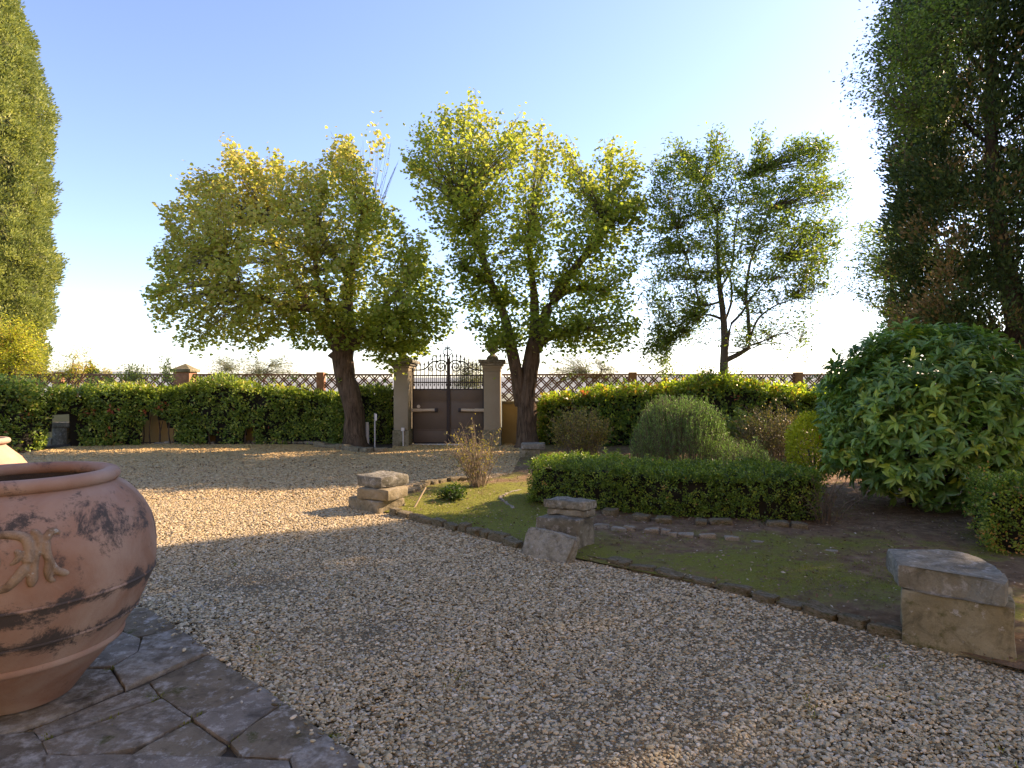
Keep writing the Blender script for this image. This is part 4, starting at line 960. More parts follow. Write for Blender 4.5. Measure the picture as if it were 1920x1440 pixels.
def copy_tree(o, loc, label=None, rz=0):
    r = o.copy(); C.objects.link(r); r.location = loc; r.rotation_euler = (0, 0, rz)
    if label: r['label'] = label
    for ch in o.children:
        c = ch.copy(); C.objects.link(c); c.parent = r
        for g in ch.children:
            d = g.copy(); C.objects.link(d); d.parent = c
    return r
# the row goes on to the right, beyond the edge of the picture: it shades the near courtyard
for (x, y, rz, lb) in ((13.0, 11.9, .5, 'dark cypress next in the row, outside the right edge of the photo'),
                       (10.15, 5.98, 5.2, 'dark cypress outside the right edge, nearest the camera in its row')):
    copy_tree(c2, (x, y, 0), lb, rz)
# climbing plant hanging from the big cypress
vi = empty('climbing_vine', (P(1700, 300, 11)[0], 10.6, 0), 'light green climber trailing from the left side of the dark cypress', 'climber')
vp = [(1560, 160), (1600, 70), (1640, -40), (1850, -60), (1860, 60), (1800, 130), (1720, 200), (1700, 330), (1640, 330), (1630, 260), (1590, 220)]
crown(vi, vp, 9.8, 1.2, 230, 24, [P(1740, 20, 10.2), P(1700, 120, 10.2), P(1720, 220, 10.2), P(1760, -80, 10.2), P(1690, 60, 10.1)], .06, .035, 'vine', T_RH, None, seed=14, clump=.6, spreadr=.10, leaf_t=(.1, 1), tw=.005, up=1.0, droop=.5)

# ------------------------------------------------------------------ background plants beyond the wall
def bgbush(name, label, cat, poly, Y, depth, nsh, lps, L, W, mat, tintf=None, group=None, base=None, clump=.4, tw=.008, T=T_RH, spreadr=.08, nk=4, stem=.05):
    poly = np.array(poly, float); c = poly.mean(0); bx = base or c[0]
    o = empty(name, (P(bx, 0, Y)[0], Y, 0), label, cat, group)
    yb = poly[:, 1].max()
    B = P(bx, 0, Y); B[2] = 0.0 if Y < 19 else -.06
    kn = [P(c[0] + rs.uniform(-.2, .2) * np.ptp(poly[:, 0]), c[1] + (.0 + .35 * k / nk) * np.ptp(poly[:, 1]), Y) for k in range(nk)]
    limbs('stem', [[(B[0], Y, B[2] - .1, stem), ((B[0] + k[0]) / 2, Y, (B[2] + k[2]) / 2, stem * .7), tuple(k) + (stem * .3,)] for k in kn], M['twig'], o, .03, 8, 8)
    crown(o, poly, Y, depth, nsh, lps, kn, L, W, mat, T, tintf, seed=int(abs(c[0])), clump=clump, spreadr=spreadr, tw=tw)
    return o
bgbush('olive_tree', 'pale grey olive tree beyond the wall under the left tree', 'tree', [(375, 705), (385, 665), (430, 658), (500, 665), (545, 668), (575, 690), (575, 715), (380, 722)], 26, 1.5, 260, 16, .10, .03, 'olive', None, 'olive trees beyond the wall')
bgbush('olive_tree', 'pale grey olive tree seen through the gate bars', 'tree', [(835, 735), (845, 690), (862, 662), (885, 660), (905, 680), (925, 700), (925, 740)], 25, 1.3, 260, 16, .10, .03, 'olive', None, 'olive trees beyond the wall')
bgbush('olive_tree', 'pale grey olive tree beyond the wall, right of the airy tree', 'tree', [(1015, 730), (1018, 670), (1045, 655), (1080, 650), (1130, 665), (1165, 690), (1180, 700), (1180, 730)], 25, 1.4, 300, 14, .10, .03, 'olive', None, 'olive trees beyond the wall')
bgbush('yellow_shrub', 'bright yellow-green shrub below the light cypress at left', 'shrub', [(-80, 600), (-20, 585), (30, 592), (70, 600), (92, 640), (95, 680), (125, 725), (-80, 730)], 18.9, 1.2, 520, 22, .075, .04, 'yellow', lambda lp, pr: np.clip(.5 + .25 * rs.randn(len(lp)) + (pr[:, 0] - 60) * -.001, 0, 1), base=20)
bgbush('wispy_shrub', 'wispy arching shrub with orange tips over the left hedge', 'shrub', [(70, 725), (95, 660), (120, 645), (150, 632), (175, 640), (160, 665), (205, 692), (160, 700), (150, 725)], 18.9, .6, 110, 14, .07, .025, 'yellow', lambda lp, pr: np.clip(.25 + .3 * rs.randn(len(lp)) + .4 * (pr[:, 0] > 130), 0, 1), base=110, clump=.2, spreadr=.06, tw=.006)
bgbush('rust_shrub', 'small rust-orange shrub beyond the left wall', 'shrub', [(118, 722), (122, 680), (145, 672), (158, 690), (165, 722)], 24, .6, 80, 14, .08, .05, 'straw', lambda lp, pr: rs.uniform(.5, 1, len(lp)))
bgbush('rust_shrub', 'low orange bush far beyond the left wall, beside the tiny cypress', 'shrub', [(180, 722), (185, 692), (200, 682), (212, 700), (215, 722)], 40, .8, 60, 14, .13, .08, 'straw', lambda lp, pr: rs.uniform(.5, 1, len(lp)))
xq = P(172, 0, 62)[0]
cq = empty('cypress_tree', (xq, 62, -9), 'tiny dark cypress far away above the left hedge', 'tree')
cypress(cq, xq, 62, [(-8, .5), (0, .75), (2.4, .6), (3.9, .1)], 260, 16, .2, .3, .12, 'cyp_dark', .8, lambda c: rs.uniform(0, .7, len(c)), True, 2)
limbs('trunk', [[(xq, 62, -10, .2), (xq, 62, -6, .15), (xq, 62, 0, .05)]], M['bark'], cq, .03, 8)

# ------------------------------------------------------------------ hedges
def hedge(root, path, hf, thick, dens, L, W, mat, tintf=None, bumpa=.08, bfreq=1.6, rc=.12, layer=.12, holes=(), T=T_RH, zlow=.0, seed=0, ends=True, upb=.6, core=True, gap=.55, gfreq=1.7):
    path = np.asarray(path, float); seg = np.linalg.norm(np.diff(path, axis=0), axis=1); S = seg.sum(); cs = np.concatenate([[0], np.cumsum(seg)])
    hm = max(hf(s) for s in np.linspace(0, S, 30))
    def at(s):
        x = np.interp(s, cs, path[:, 0]); y = np.interp(s, cs, path[:, 1]); i = np.clip(np.searchsorted(cs, s) - 1, 0, len(seg) - 1)
        d = (path[i + 1] - path[i]) / seg[i][:, None]; nn = np.c_[d[:, 1], -d[:, 0]]
        return x, y, nn
    def surf(s, u):
        """u in 0..1 round the cross-section: front bottom, front top, back top, back bottom"""
        h = hf(s); per = h * 2 + thick; q = u * per
        r = np.minimum(rc, h * .45)
        off = np.where(q < h, 0, np.where(q < h + thick, q - h, thick)); z = np.where(q < h, q, np.where(q < h + thick, h, per - q))
        no = np.where(q < h, 1., np.where(q < h + thick, 0., -1.)); nz = np.where((q >= h) & (q < h + thick), 1., 0.)
        # round the corners
        for (oc, side) in ((r, 1), (thick - r, -1)):
            m = ((off < oc) if side > 0 else (off > oc)) & (z > h - r)
            dx = off - oc; dz = z - (h - r); l = np.sqrt(dx ** 2 + dz ** 2) + 1e-9
            off = np.where(m, oc + dx / l * r, off); z = np.where(m, h - r + dz / l * r, z); no = np.where(m, -dx / l, no); nz = np.where(m, dz / l, nz)
        x, y, nn = at(s)
        N3 = np.c_[nn * no[:, None], nz]
        Pn = np.c_[x - nn[:, 0] * off, y - nn[:, 1] * off, z]
        b = fbm(Pn * bfreq, seed) * bumpa
        if ends:
            e = np.minimum(s, S - s); sh = np.clip(1 - e / rc, 0, 1); b = b - (1 - np.sqrt(1 - np.clip(sh, 0, .98) ** 2)) * rc
        return Pn, N3, b
    area = S * (2 * hm + thick); cl = 14; n = int(area * dens / cl)
    s = rs.uniform(0, S, n); u = rs.rand(n)
    Pn, N3, b = surf(s, u); d = b - rs.rand(n) ** 1.2 * layer + (rs.rand(n) < .06) * rs.rand(n) * .08
    pos = Pn + N3 * d[:, None]; nr = N3
    if ends:
        ne = int(thick * hm * dens / cl)
        for s0, sg in ((0, -1), (S, 1)):
            o = rs.uniform(0, thick, ne); z = rs.uniform(0, 1, ne) * hf(np.full(ne, s0)); x, y, nn = at(np.full(ne, s0)); dr = np.c_[-nn[:, 1], nn[:, 0]] * sg
            q = np.c_[x - nn[:, 0] * o, y - nn[:, 1] * o, z]; bb = fbm(q * bfreq, seed + 3) * bumpa
            q[:, :2] += dr * (bb - rs.rand(ne) * layer)[:, None]; pos = np.r_[pos, q]; nr = np.r_[nr, np.c_[dr, np.zeros(ne)]]
    k = rs.rand(len(pos)) < np.clip(1.0 - gap + gap * 2.4 * (fbm(pos * gfreq, seed + 7) + .42), .12, 1)
    pos, nr = pos[k], nr[k]; n = len(pos); ct = rs.randn(n) * .16
    ax = nrm(nr + rs.randn(n, 3) * .45 + np.array([0, 0, upb])); ax = np.repeat(ax, cl, 0); off = rs.randn(n * cl, 3); off = off / np.linalg.norm(off, axis=1)[:, None] * rs.rand(n * cl, 1) ** .5
    cr = L * 1.55
    off = np.where((off * ax).sum(1)[:, None] < 0, off * .5, off)
    pos = np.repeat(pos, cl, 0) + off * cr; nr = np.repeat(nr, cl, 0); ct = np.repeat(ct, cl)
    k = pos[:, 2] > zlow; pr = proj(pos)
    for hp in holes: k &= ~inpoly(pr, hp)
    pos, nr, pr, ax, off, ct = pos[k], nr[k], pr[k], ax[k], off[k], ct[k]; n = len(pos)
    D = nrm(off + ax * .25 + rs.randn(n, 3) * .3); Nn = ax + rs.randn(n, 3) * .35
    tint = tintf(pos, pr) if tintf else np.clip(.45 + .22 * rs.randn(n), 0, 1)
    tint = np.where(tint < .97, np.clip(tint + ct, 0, .96), tint)
    sz = rs.uniform(.7, 1.2, n)
    leaves('foliage', pos, D, Nn, L * sz, W * sz, tint, M[mat], root, T)
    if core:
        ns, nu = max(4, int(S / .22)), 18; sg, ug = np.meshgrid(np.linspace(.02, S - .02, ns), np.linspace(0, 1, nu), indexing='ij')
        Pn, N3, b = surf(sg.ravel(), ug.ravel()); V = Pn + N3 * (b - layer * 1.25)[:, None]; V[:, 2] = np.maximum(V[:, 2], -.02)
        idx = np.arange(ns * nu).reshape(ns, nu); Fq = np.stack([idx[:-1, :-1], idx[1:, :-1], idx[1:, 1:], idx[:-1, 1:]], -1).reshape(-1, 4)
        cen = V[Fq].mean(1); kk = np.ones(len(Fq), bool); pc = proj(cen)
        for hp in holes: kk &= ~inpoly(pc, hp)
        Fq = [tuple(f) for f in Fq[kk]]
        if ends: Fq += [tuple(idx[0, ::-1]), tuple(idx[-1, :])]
        mk('dark_core', V, Fq, M['inner'], root, 180)

def redspot(spots, base=.45, sd=.22):
    def f(pos, pr):
        t = np.clip(base + sd * rs.randn(len(pos)), 0, .93)
        for (x, y, r) in spots:
            m = (np.hypot(pr[:, 0] - x, (pr[:, 1] - y) * 1.6) < r) & (rs.rand(len(pos)) < .28); t[m] = 1.0
        t[rs.rand(len(pos)) < .001] = 1.0; return t
    return f
# left laurel hedge in front of the wall, with openings that show the plaster
def at_(px, Y): return (px2x(px, Y), Y)
hp = [(-15.5, 14.6), tuple(G(-60, 858)), tuple(G(40, 848)), tuple(G(150, 839)), at_(330, 18.0), at_(560, 18.1), at_(655, 18.0)]
h1 = empty('laurel_hedge', (P(300, 0, 17.4)[0], 17.4, 0), 'long ragged dark green hedge along the left wall, openings near its foot', 'hedge')
def hf1(s): s = np.asarray(s, float); return 1.80 - .20 * np.clip((s - 9.5) / 1.5, 0, 1) + .07 * np.sin(s * .9) + .06 * np.sin(s * 2.3 + 1) + .08 * np.exp(-((s - 9) / 1.2) ** 2)
holes1 = [[(84, 842), (94, 785), (112, 768), (140, 775), (150, 842)], [(262, 838), (268, 795), (276, 768), (300, 780), (318, 792), (330, 805), (326, 838)], [(455, 835), (458, 805), (474, 800), (480, 835)], [(385, 835), (392, 812), (410, 815), (414, 835)]]
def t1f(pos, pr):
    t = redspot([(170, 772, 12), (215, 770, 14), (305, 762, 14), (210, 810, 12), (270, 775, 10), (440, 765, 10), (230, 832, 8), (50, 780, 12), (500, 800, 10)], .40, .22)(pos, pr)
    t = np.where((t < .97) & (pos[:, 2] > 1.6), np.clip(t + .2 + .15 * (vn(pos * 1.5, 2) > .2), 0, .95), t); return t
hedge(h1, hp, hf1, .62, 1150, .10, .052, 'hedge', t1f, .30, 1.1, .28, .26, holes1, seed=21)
# sprigs standing out of the hedge top
nb = 150; sx = np.concatenate([rs.normal(250, 16, 60), rs.normal(312, 5, 25), rs.uniform(-50, 640, 65)]); Ys = 17.4
b0 = np.array([P(x, 715, Ys + rs.uniform(-.2, .3)) for x in sx]); hh = np.where(np.abs(sx - 250) < 30, rs.uniform(.15, .55, nb), np.where(np.abs(sx - 312) < 12, rs.uniform(.3, .75, nb), rs.uniform(.05, .25, nb)))
tp = b0 + np.c_[rs.randn(nb) * .08, rs.randn(nb) * .08, hh]; tq = np.linspace(0, 1, 4)
pth = b0[:, None] + (tp - b0)[:, None] * tq[None, :, None]
tubes('top_sprigs', pth, np.full((nb, 1), .008) * np.linspace(1, .4, 4)[None], 3, M['twig'], h1, 'stuff')
m = 12; f = rs.rand(nb, m, 1); lp = (b0[:, None] + (tp - b0)[:, None] * f).reshape(-1, 3) + rs.randn(nb * m, 3) * .035
leaves('sprig_leaves', lp, np.c_[rs.randn(nb * m, 2), rs.rand(nb * m)], rs.randn(nb * m, 3), .07, .03, rs.uniform(.2, .8, nb * m), M['hedge'], h1)
# stems visible in the openings
ph = []
for (x, y0, y1) in ((268, 835, 790), (282, 832, 785), (300, 832, 780), (262, 835, 800), (395, 832, 800), (460, 832, 795), (476, 832, 790), (148, 835, 800), (300, 832, 800), (320, 832, 790)):
    g = G(x, y0); Yq = min(g[1], 18.0) + .15; ph.append([tuple(P(x, y0 + 4, Yq)) + (.022,), tuple(P(x + random.uniform(-6, 6), (y0 + y1) / 2, Yq + .05)) + (.018,), tuple(P(x + random.uniform(-10, 10), y1 - 10, Yq)) + (.012,)])
limbs('stems', ph, M['bark'], h1, .05, 6, 8)['kind'] = 'stuff'
# short hedge between trunk and gate pillar
h2 = empty('laurel_hedge', (P(703, 0, 17.9)[0], 17.9, 0), 'narrow dense hedge between the leaning trunk and the left gate pillar', 'hedge')
hedge(h2, [at_(660, 18.0), at_(735, 18.0)], lambda s: 1.68 + 0 * np.asarray(s), .55, 950, .10, .05, 'hedge', redspot([], .35), .15, 1.3, .2, .2, seed=23)
# ivy-covered hedge along the right wall
h3 = empty('ivy_hedge', (P(1280, 0, 17.5)[0], 17.6, 0), 'ivy mass heaped along the right wall below the lattice', 'hedge')
hpR = [tuple(P(1012, 0, 17.6)[:2]), tuple(P(1150, 0, 17.2)[:2]), tuple(P(1300, 0, 17.0)[:2]), tuple(P(1480, 0, 17.0)[:2]), tuple(P(1700, 0, 17.0)[:2]), tuple(P(2000, 0, 17.0)[:2])]
xsR = np.array([p[0] for p in hpR])
def hf3(s):
    s = np.asarray(s, float); px = 1012 + s * F / 17.2
    top = np.interp(px, [1010, 1060, 1120, 1190, 1260, 1330, 1400, 1450, 1500, 1700], [742, 738, 726, 722, 718, 706, 708, 722, 726, 724])
    return H - (top - 720) / F * 17.3 - .02
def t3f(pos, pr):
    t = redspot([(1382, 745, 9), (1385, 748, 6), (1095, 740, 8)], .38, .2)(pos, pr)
    return np.where((t < .97) & (pos[:, 2] > hf3(pos[:, 0] - xsR[0]) - .28), np.clip(t + .30, 0, .95), t)  # leaves near the top tinted paler: sunlight on the ivy put into the colour
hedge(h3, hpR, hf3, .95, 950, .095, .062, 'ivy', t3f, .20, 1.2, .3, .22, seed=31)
nb = 60; sx = np.concatenate([rs.normal(1325, 14, 25), rs.normal(1370, 9, 15), rs.uniform(1020, 1540, 20)])
b0 = np.array([P(x, 715, 17.3 + rs.uniform(-.2, .3)) for x in sx]); hh = rs.uniform(.15, .6, nb); tp = b0 + np.c_[rs.randn(nb) * .1, rs.randn(nb) * .08, hh]
pth = b0[:, None] + (tp - b0)[:, None] * tq[None, :, None]; tubes('top_sprigs', pth, np.full((nb, 1), .008) * np.linspace(1, .4, 4)[None], 3, M['twig'], h3, 'stuff')
f = rs.rand(nb, m, 1); lp = (b0[:, None] + (tp - b0)[:, None] * f).reshape(-1, 3) + rs.randn(nb * m, 3) * .05
leaves('sprig_leaves', lp, np.c_[rs.randn(nb * m, 2), rs.rand(nb * m)], rs.randn(nb * m, 3), .07, .035, rs.uniform(.1, .7, nb * m), M['ivy'], h3)

# clipped box hedges
hb = empty('box_hedge', (2.2, 8.6, 0), 'long low clipped box hedge in front of the rosemary mound', 'hedge', 'clipped box hedges')
hedge(hb, [(.20, 9.0), (1.1, 8.5), (2.2, 8.0), (3.2, 7.75), (3.95, 7.75)], lambda s: .67 + .02 * np.sin(np.asarray(s) * 2), 1.25, 5600, .032, .020, 'box', redspot([(1245, 912, 9), (1020, 905, 8), (1250, 935, 7)], .46, .24), .06, 2.6, .12, .11, seed=41, upb=.4, zlow=.07, gap=.45, gfreq=5.0)
hb2 = empty('box_hedge', (6.0, 6.9, 0), 'clipped box hedge with yellowing foot at the right edge', 'hedge', 'clipped box hedges')
hedge(hb2, [(4.92, 6.25), (5.6, 5.9), (6.8, 5.5)], lambda s: .80 + .0 * np.asarray(s), 1.3, 4600, .034, .021, 'box', lambda pos, pr: np.clip(.55 + .24 * rs.randn(len(pos)) + .25 * (pos[:, 2] < .3), 0, 1), .13, 2.4, .14, .12, seed=43, upb=.4, zlow=.06, gap=.45, gfreq=5.0)

# rosemary mound: upright sprigs full of needles
def rosemary(root, c, rad, h, nst, nl, nL, mat, seed=0):
    a = rs.uniform(0, 2 * np.pi, nst); r = np.sqrt(rs.rand(nst)); lx = np.cos(a) * r; ly = np.sin(a) * r
    top = h * np.sqrt(np.clip(1 - (r * .96) ** 2.2, 0, 1)) * (1 + .10 * vn(np.c_[lx * 2.3, ly * 2.3, np.zeros(nst)], seed)) + .03
    tip = np.c_[c[0] + lx * rad[0], c[1] + ly * rad[1], top + rs.rand(nst) ** 2 * .26]
    base = np.c_[c[0] + lx * rad[0] * .85, c[1] + ly * rad[1] * .85, np.maximum(top - .55, 0)]
    k = 4; t = np.linspace(0, 1, k); pth = base[:, None] + (tip - base)[:, None] * t[None, :, None]
    tubes('stems', pth, np.full((nst, 1), .006) * np.linspace(1, .5, k)[None], 3, M['twig'], root, 'stuff')
    f = rs.uniform(.1, 1, (nst, nl, 1)); lp = (base[:, None] + (tip - base)[:, None] * f).reshape(-1, 3); n = len(lp)
    D = nrm(np.c_[rs.randn(n, 2), np.full(n, 1.4)]); leaves('needles', lp, D, rs.randn(n, 3), nL * rs.uniform(.7, 1.3, n), nL * .16, np.clip(np.repeat(.45 + .25 * vn(tip * 1.7, 4), nl) + .2 * rs.randn(n), 0, 1), M[mat], root)
rm = empty('rosemary_bush', (P(1270, 0, 11.8)[0], 11.8, 0), 'large rounded feathery rosemary mound behind the clipped hedge', 'shrub')
rosemary(rm, (P(1275, 0, 11.8)[0], 11.8), (.98, .9), 1.42, 1500, 34, .05, 'rosemary', 3)
rm2 = empty('rosemary_bush', (P(1390, 0, 11.2)[0], 11.2, 0), 'low grey-green tuft at the right foot of the rosemary mound', 'shrub')
rosemary(rm2, (P(1385, 0, 11.1)[0], 11.1), (.62, .5), .62, 420, 30, .045, 'rosemary', 7)

# twiggy shrubs
def stemshrub(name, label, cat, c, n, h, spread, nl, L, W, mat, T=T_RH, twig='twig_pale', tw=.007, leaf_from=.4, tintf=None, cup=.35, base=.12, lean=(0, 0)):
    o = empty(name, (c[0], c[1], 0), label, cat)
    a = rs.uniform(0, 2 * np.pi, n); r = np.sqrt(rs.rand(n)); hh = h * rs.uniform(.5, 1.0, n) * np.sqrt(1 - .5 * r ** 2)
    b = np.c_[c[0] + np.cos(a) * r * base, c[1] + np.sin(a) * r * base, np.full(n, .0)]
    tip = np.c_[c[0] + lean[0] + np.cos(a) * r * spread, c[1] + lean[1] + np.sin(a) * r * spread, hh]
    mid = (b + tip) / 2 + np.c_[np.cos(a) * -r * spread * cup * .3, np.sin(a) * -r * spread * cup * .3, hh * .18] + rs.randn(n, 3) * .04
    t = np.linspace(0, 1, 7); pth = ((1 - t) ** 2)[None, :, None] * b[:, None] + (2 * t * (1 - t))[None, :, None] * mid[:, None] + (t ** 2)[None, :, None] * tip[:, None]
    pth[:, 1:-1] += rs.randn(n, 5, 3) * .012
    tubes('stems', pth, np.full((n, 1), tw) * np.linspace(1, .35, 7)[None], 4, M[twig], o, 'stuff')
    # side twigs
    ns = n * 3; i = rs.randint(0, n, ns); k = rs.randint(2, 6, ns); p0 = pth[i, k]; p1 = p0 + nrm(rs.randn(ns, 3) + np.array([0, 0, .6])) * rs.uniform(.08, .3, ns)[:, None] * h
    tubes('side_twigs', p0[:, None] + (p1 - p0)[:, None] * np.linspace(0, 1, 3)[None, :, None], np.full((ns, 1), tw * .5) * np.array([[1, .7, .4]]), 3, M[twig], o, 'stuff')
    if nl:
        m = nl; q0 = np.concatenate([pth[:, 4], p0]); q1 = np.concatenate([tip, p1]); f = rs.uniform(0, 1, (len(q0), m, 1))
        lp = (q0[:, None] + (q1 - q0)[:, None] * f).reshape(-1, 3) + rs.randn(len(q0) * m, 3) * .02; n2 = len(lp)
        lp = lp[rs.rand(n2) < .9]; n2 = len(lp)
        tint = tintf(lp) if tintf else rs.rand(n2)
        leaves('foliage', lp, rs.randn(n2, 3), rs.randn(n2, 3) + np.array([0, 0, .7]), L * rs.uniform(.6, 1.3, n2), W, tint, M[mat], o, T)
    return o
g = G(897, 918)
stemshrub('rose_bush', 'bare twiggy rose bush with few leaves in front of the gate', 'shrub', g, 75, 1.22, .62, 3, .045, .022, 'straw', T_RH, 'twig_pale', .0065, .5, lambda lp: np.clip(.35 + .3 * rs.randn(len(lp)), 0, 1), lean=(-.05, 0))
g = G(848, 944)
stemshrub('low_plant', 'small dark leafy plant on the moss beside the leaning cane', 'plant', g, 34, .30, .22, 9, .045, .028, 'fern', T_RH, 'twig', .004, .2)
g = (P(1088, 0, 14.6)[0], 14.6)
stemshrub('straw_shrub', 'round straw-coloured shrub with yellow leaves behind the hedge end', 'shrub', g, 150, 1.38, .82, 9, .06, .026, 'straw', T_RH, 'twig_pale', .006, .3, lambda lp: np.clip(.45 + .28 * rs.randn(len(lp)), 0, 1), base=.35)
g = (P(1450, 0, 12.6)[0], 12.6)
stemshrub('dull_shrub', 'brownish-green rounded shrub between the rosemary and the big shrub', 'shrub', g, 200, 1.5, .88, 10, .045, .024, 'dull', T_RH, 'twig', .005, .1, None, base=.5)
g = (P(1400, 0, 14.2)[0], 14.2)
stemshrub('hydrangea_bush', 'broad-leaved green bush behind the rosemary, against the ivy', 'shrub', g, 90, 1.35, .6, 8, .10, .05, 'bay', T_LNG, 'twig', .006, .3, None, base=.4)
# yellow privet
pv = empty('privet_bush', (P(1525, 0, 9.7)[0], 9.7, 0), 'bright yellow-green privet tucked left of the big glossy shrub', 'shrub')
n = 5200; d = nrm(rs.randn(n, 3)); rr = 1 - .25 * rs.rand(n) ** 1.5; cxy = np.array([P(1528, 0, 9.7)[0], 9.7, .82])
lump = 1 + .12 * vn(d * 2.5, 5); pos = cxy + d * np.array([.42, .42, .52]) * (rr * lump)[:, None]
pos = pos[pos[:, 2] > .25]; d = nrm(pos - cxy); n = len(pos)
leaves('foliage', pos, d * .6 + rs.randn(n, 3) * .5 + np.array([0, 0, .4]), d + rs.randn(n, 3) * .5, .055 * rs.uniform(.7, 1.2, n), .028, np.clip(.3 + .5 * (pos[:, 2] - .4) + .2 * rs.randn(n), 0, 1), M['privet'], pv)
ph = [[(cxy[0], 9.7, -.02, .03), (cxy[0] + x * .4, 9.7 + y * .3, .4, .022), (cxy[0] + x, 9.7 + y, .8, .012)] for x, y in ((.2, .1), (-.25, .1), (.1, -.25), (-.1, -.2), (0, .25))]
limbs('stems', ph, M['bark_grey'], pv, .05, 8, 8)['kind'] = 'stuff'
g = G(1545, 985)
stemshrub('bare_shrub', 'nearly leafless dark shrub under the yellow privet', 'shrub', g, 26, .75, .5, 3, .03, .012, 'dull', T_RH, 'twig', .009, .5)

# big glossy laurel shrub: whorls of long leaves, the 300 nearest leaves are single parts
YS = 8.75
SC = np.array([P(1738, 0, YS)[0], YS, 1.36])
bs = empty('glossy_shrub', (SC[0], YS, 0), 'huge glossy dark green shrub with long leaves, right of centre', 'shrub')
nw = 2400
d = nrm(rs.randn(nw * 2, 3)); d = d[d[:, 2] > -.9][:nw]; nw = len(d)
lump = 1 + .09 * vn(d * 2.3, 3) + .06 * vn(d * 5, 4)
sh = 1 - .28 * rs.rand(nw) ** 1.6 + (rs.rand(nw) < .12) * rs.rand(nw) * .12
wc = SC + d * np.array([1.42, 1.30, 1.30]) * (lump * sh)[:, None]
wc[:, 0] += .06 * vn(wc * 1.3, 7)
wc = wc[wc[:, 2] > .06]; d = nrm((wc - SC) / np.array([1.42, 1.3, 1.3]) ** 2); nw = len(wc)
ax = nrm(d * 1.0 + np.array([0, 0, .45]) + rs.randn(nw, 3) * .25); lpw = 8
th = rs.uniform(0, 2 * np.pi, (nw, lpw)); ref = nrm(np.cross(ax, rs.randn(nw, 3))); rf2 = np.cross(ax, ref)
side = ref[:, None] * np.cos(th)[..., None] + rf2[:, None] * np.sin(th)[..., None]
op = rs.uniform(.5, 1.3, (nw, lpw, 1)); D = nrm(side * op + ax[:, None] * (1.25 - op * .55) * .6 + np.array([0, 0, -.12])).reshape(-1, 3)
Nn = nrm(np.repeat(ax, lpw, 0) + rs.randn(nw * lpw, 3) * .15 + np.array([0, 0, .3]))
pos = np.repeat(wc, lpw, 0) - np.repeat(ax, lpw, 0) * rs.uniform(0, .09, (nw * lpw, 1)); n = len(pos)
Ls = rs.uniform(.11, .185, n); Ws = Ls * rs.uniform(.28, .36, n)
tint = np.clip(np.repeat(.42 + .22 * rs.randn(nw), lpw) + .1 * rs.randn(n) + .15 * (vn(pos * 1.4, 6) > .35), 0, .96); tint[rs.rand(n) < .0015] = 1
T_BIG = (np.array([(0, 0, 0), (.3, 0, .0), (.6, 0, -.01), (.85, 0, -.06), (1, 0, -.13), (.12, .22, .03), (.38, .5, .07), (.65, .42, .05), (.88, .17, -.03), (.12, -.22, .03), (.38, -.5, .07), (.65, -.42, .05), (.88, -.17, -.03)]),
         [(0, 1, 6, 5), (1, 2, 7, 6), (2, 3, 8, 7), (3, 4, 8), (1, 0, 9, 10), (2, 1, 10, 11), (3, 2, 11, 12), (4, 3, 12)])
dist = np.linalg.norm(pos - np.array([0, 0, H]), axis=1); facing = np.abs((nrm(pos - np.array([0, 0, H])) * frames(D, Nn)[2]).sum(1)); score = dist - facing * .35 - (pos[:, 1] < YS) * 1.0
order = np.argsort(score); near = order[:300]; rest = order[300:]
leaves('foliage', pos[rest], D[rest], Nn[rest], Ls[rest], Ws[rest], tint[rest], M['laurel'], bs, T_BIG, 'stuff', True)
lm = [leafmesh('leaf_%s' % w, np.zeros((1, 3)), np.array([[1., 0, 0]]), np.array([[0, 0, 1.]]), 1.0, .32, np.array([v]), T_BIG, True) for w, v in (('dark', .2), ('mid', .42), ('light', .6), ('pale', .85))]
for q in lm: q.materials.append(M['laurel'])
Dn, Bn, Nq = frames(D[near], Nn[near]); rl = rootloc(bs)
for j, i in enumerate(near):
    o = bpy.data.objects.new('leaf', lm[min(3, int(tint[i] * 4.4))]); C.objects.link(o); o.parent = bs
    Mx = Matrix([[Dn[j][k] * Ls[i], Bn[j][k] * Ls[i], Nq[j][k] * Ls[i], pos[i][k] - rl[k]] for k in range(3)] + [[0, 0, 0, 1]]); o.matrix_local = Mx
ph = []
for k in range(26):
    e = wc[rs.randint(nw)]; ph.append([(SC[0] + rs.randn() * .12, YS + rs.randn() * .12, -.02, .035), tuple(SC * .5 + e * .5 - np.array([0, 0, .25])) + (.022,), tuple(e) + (.008,)])
limbs('stems', ph, M['bark_grey'], bs, .04, 8, 8)['kind'] = 'stuff'

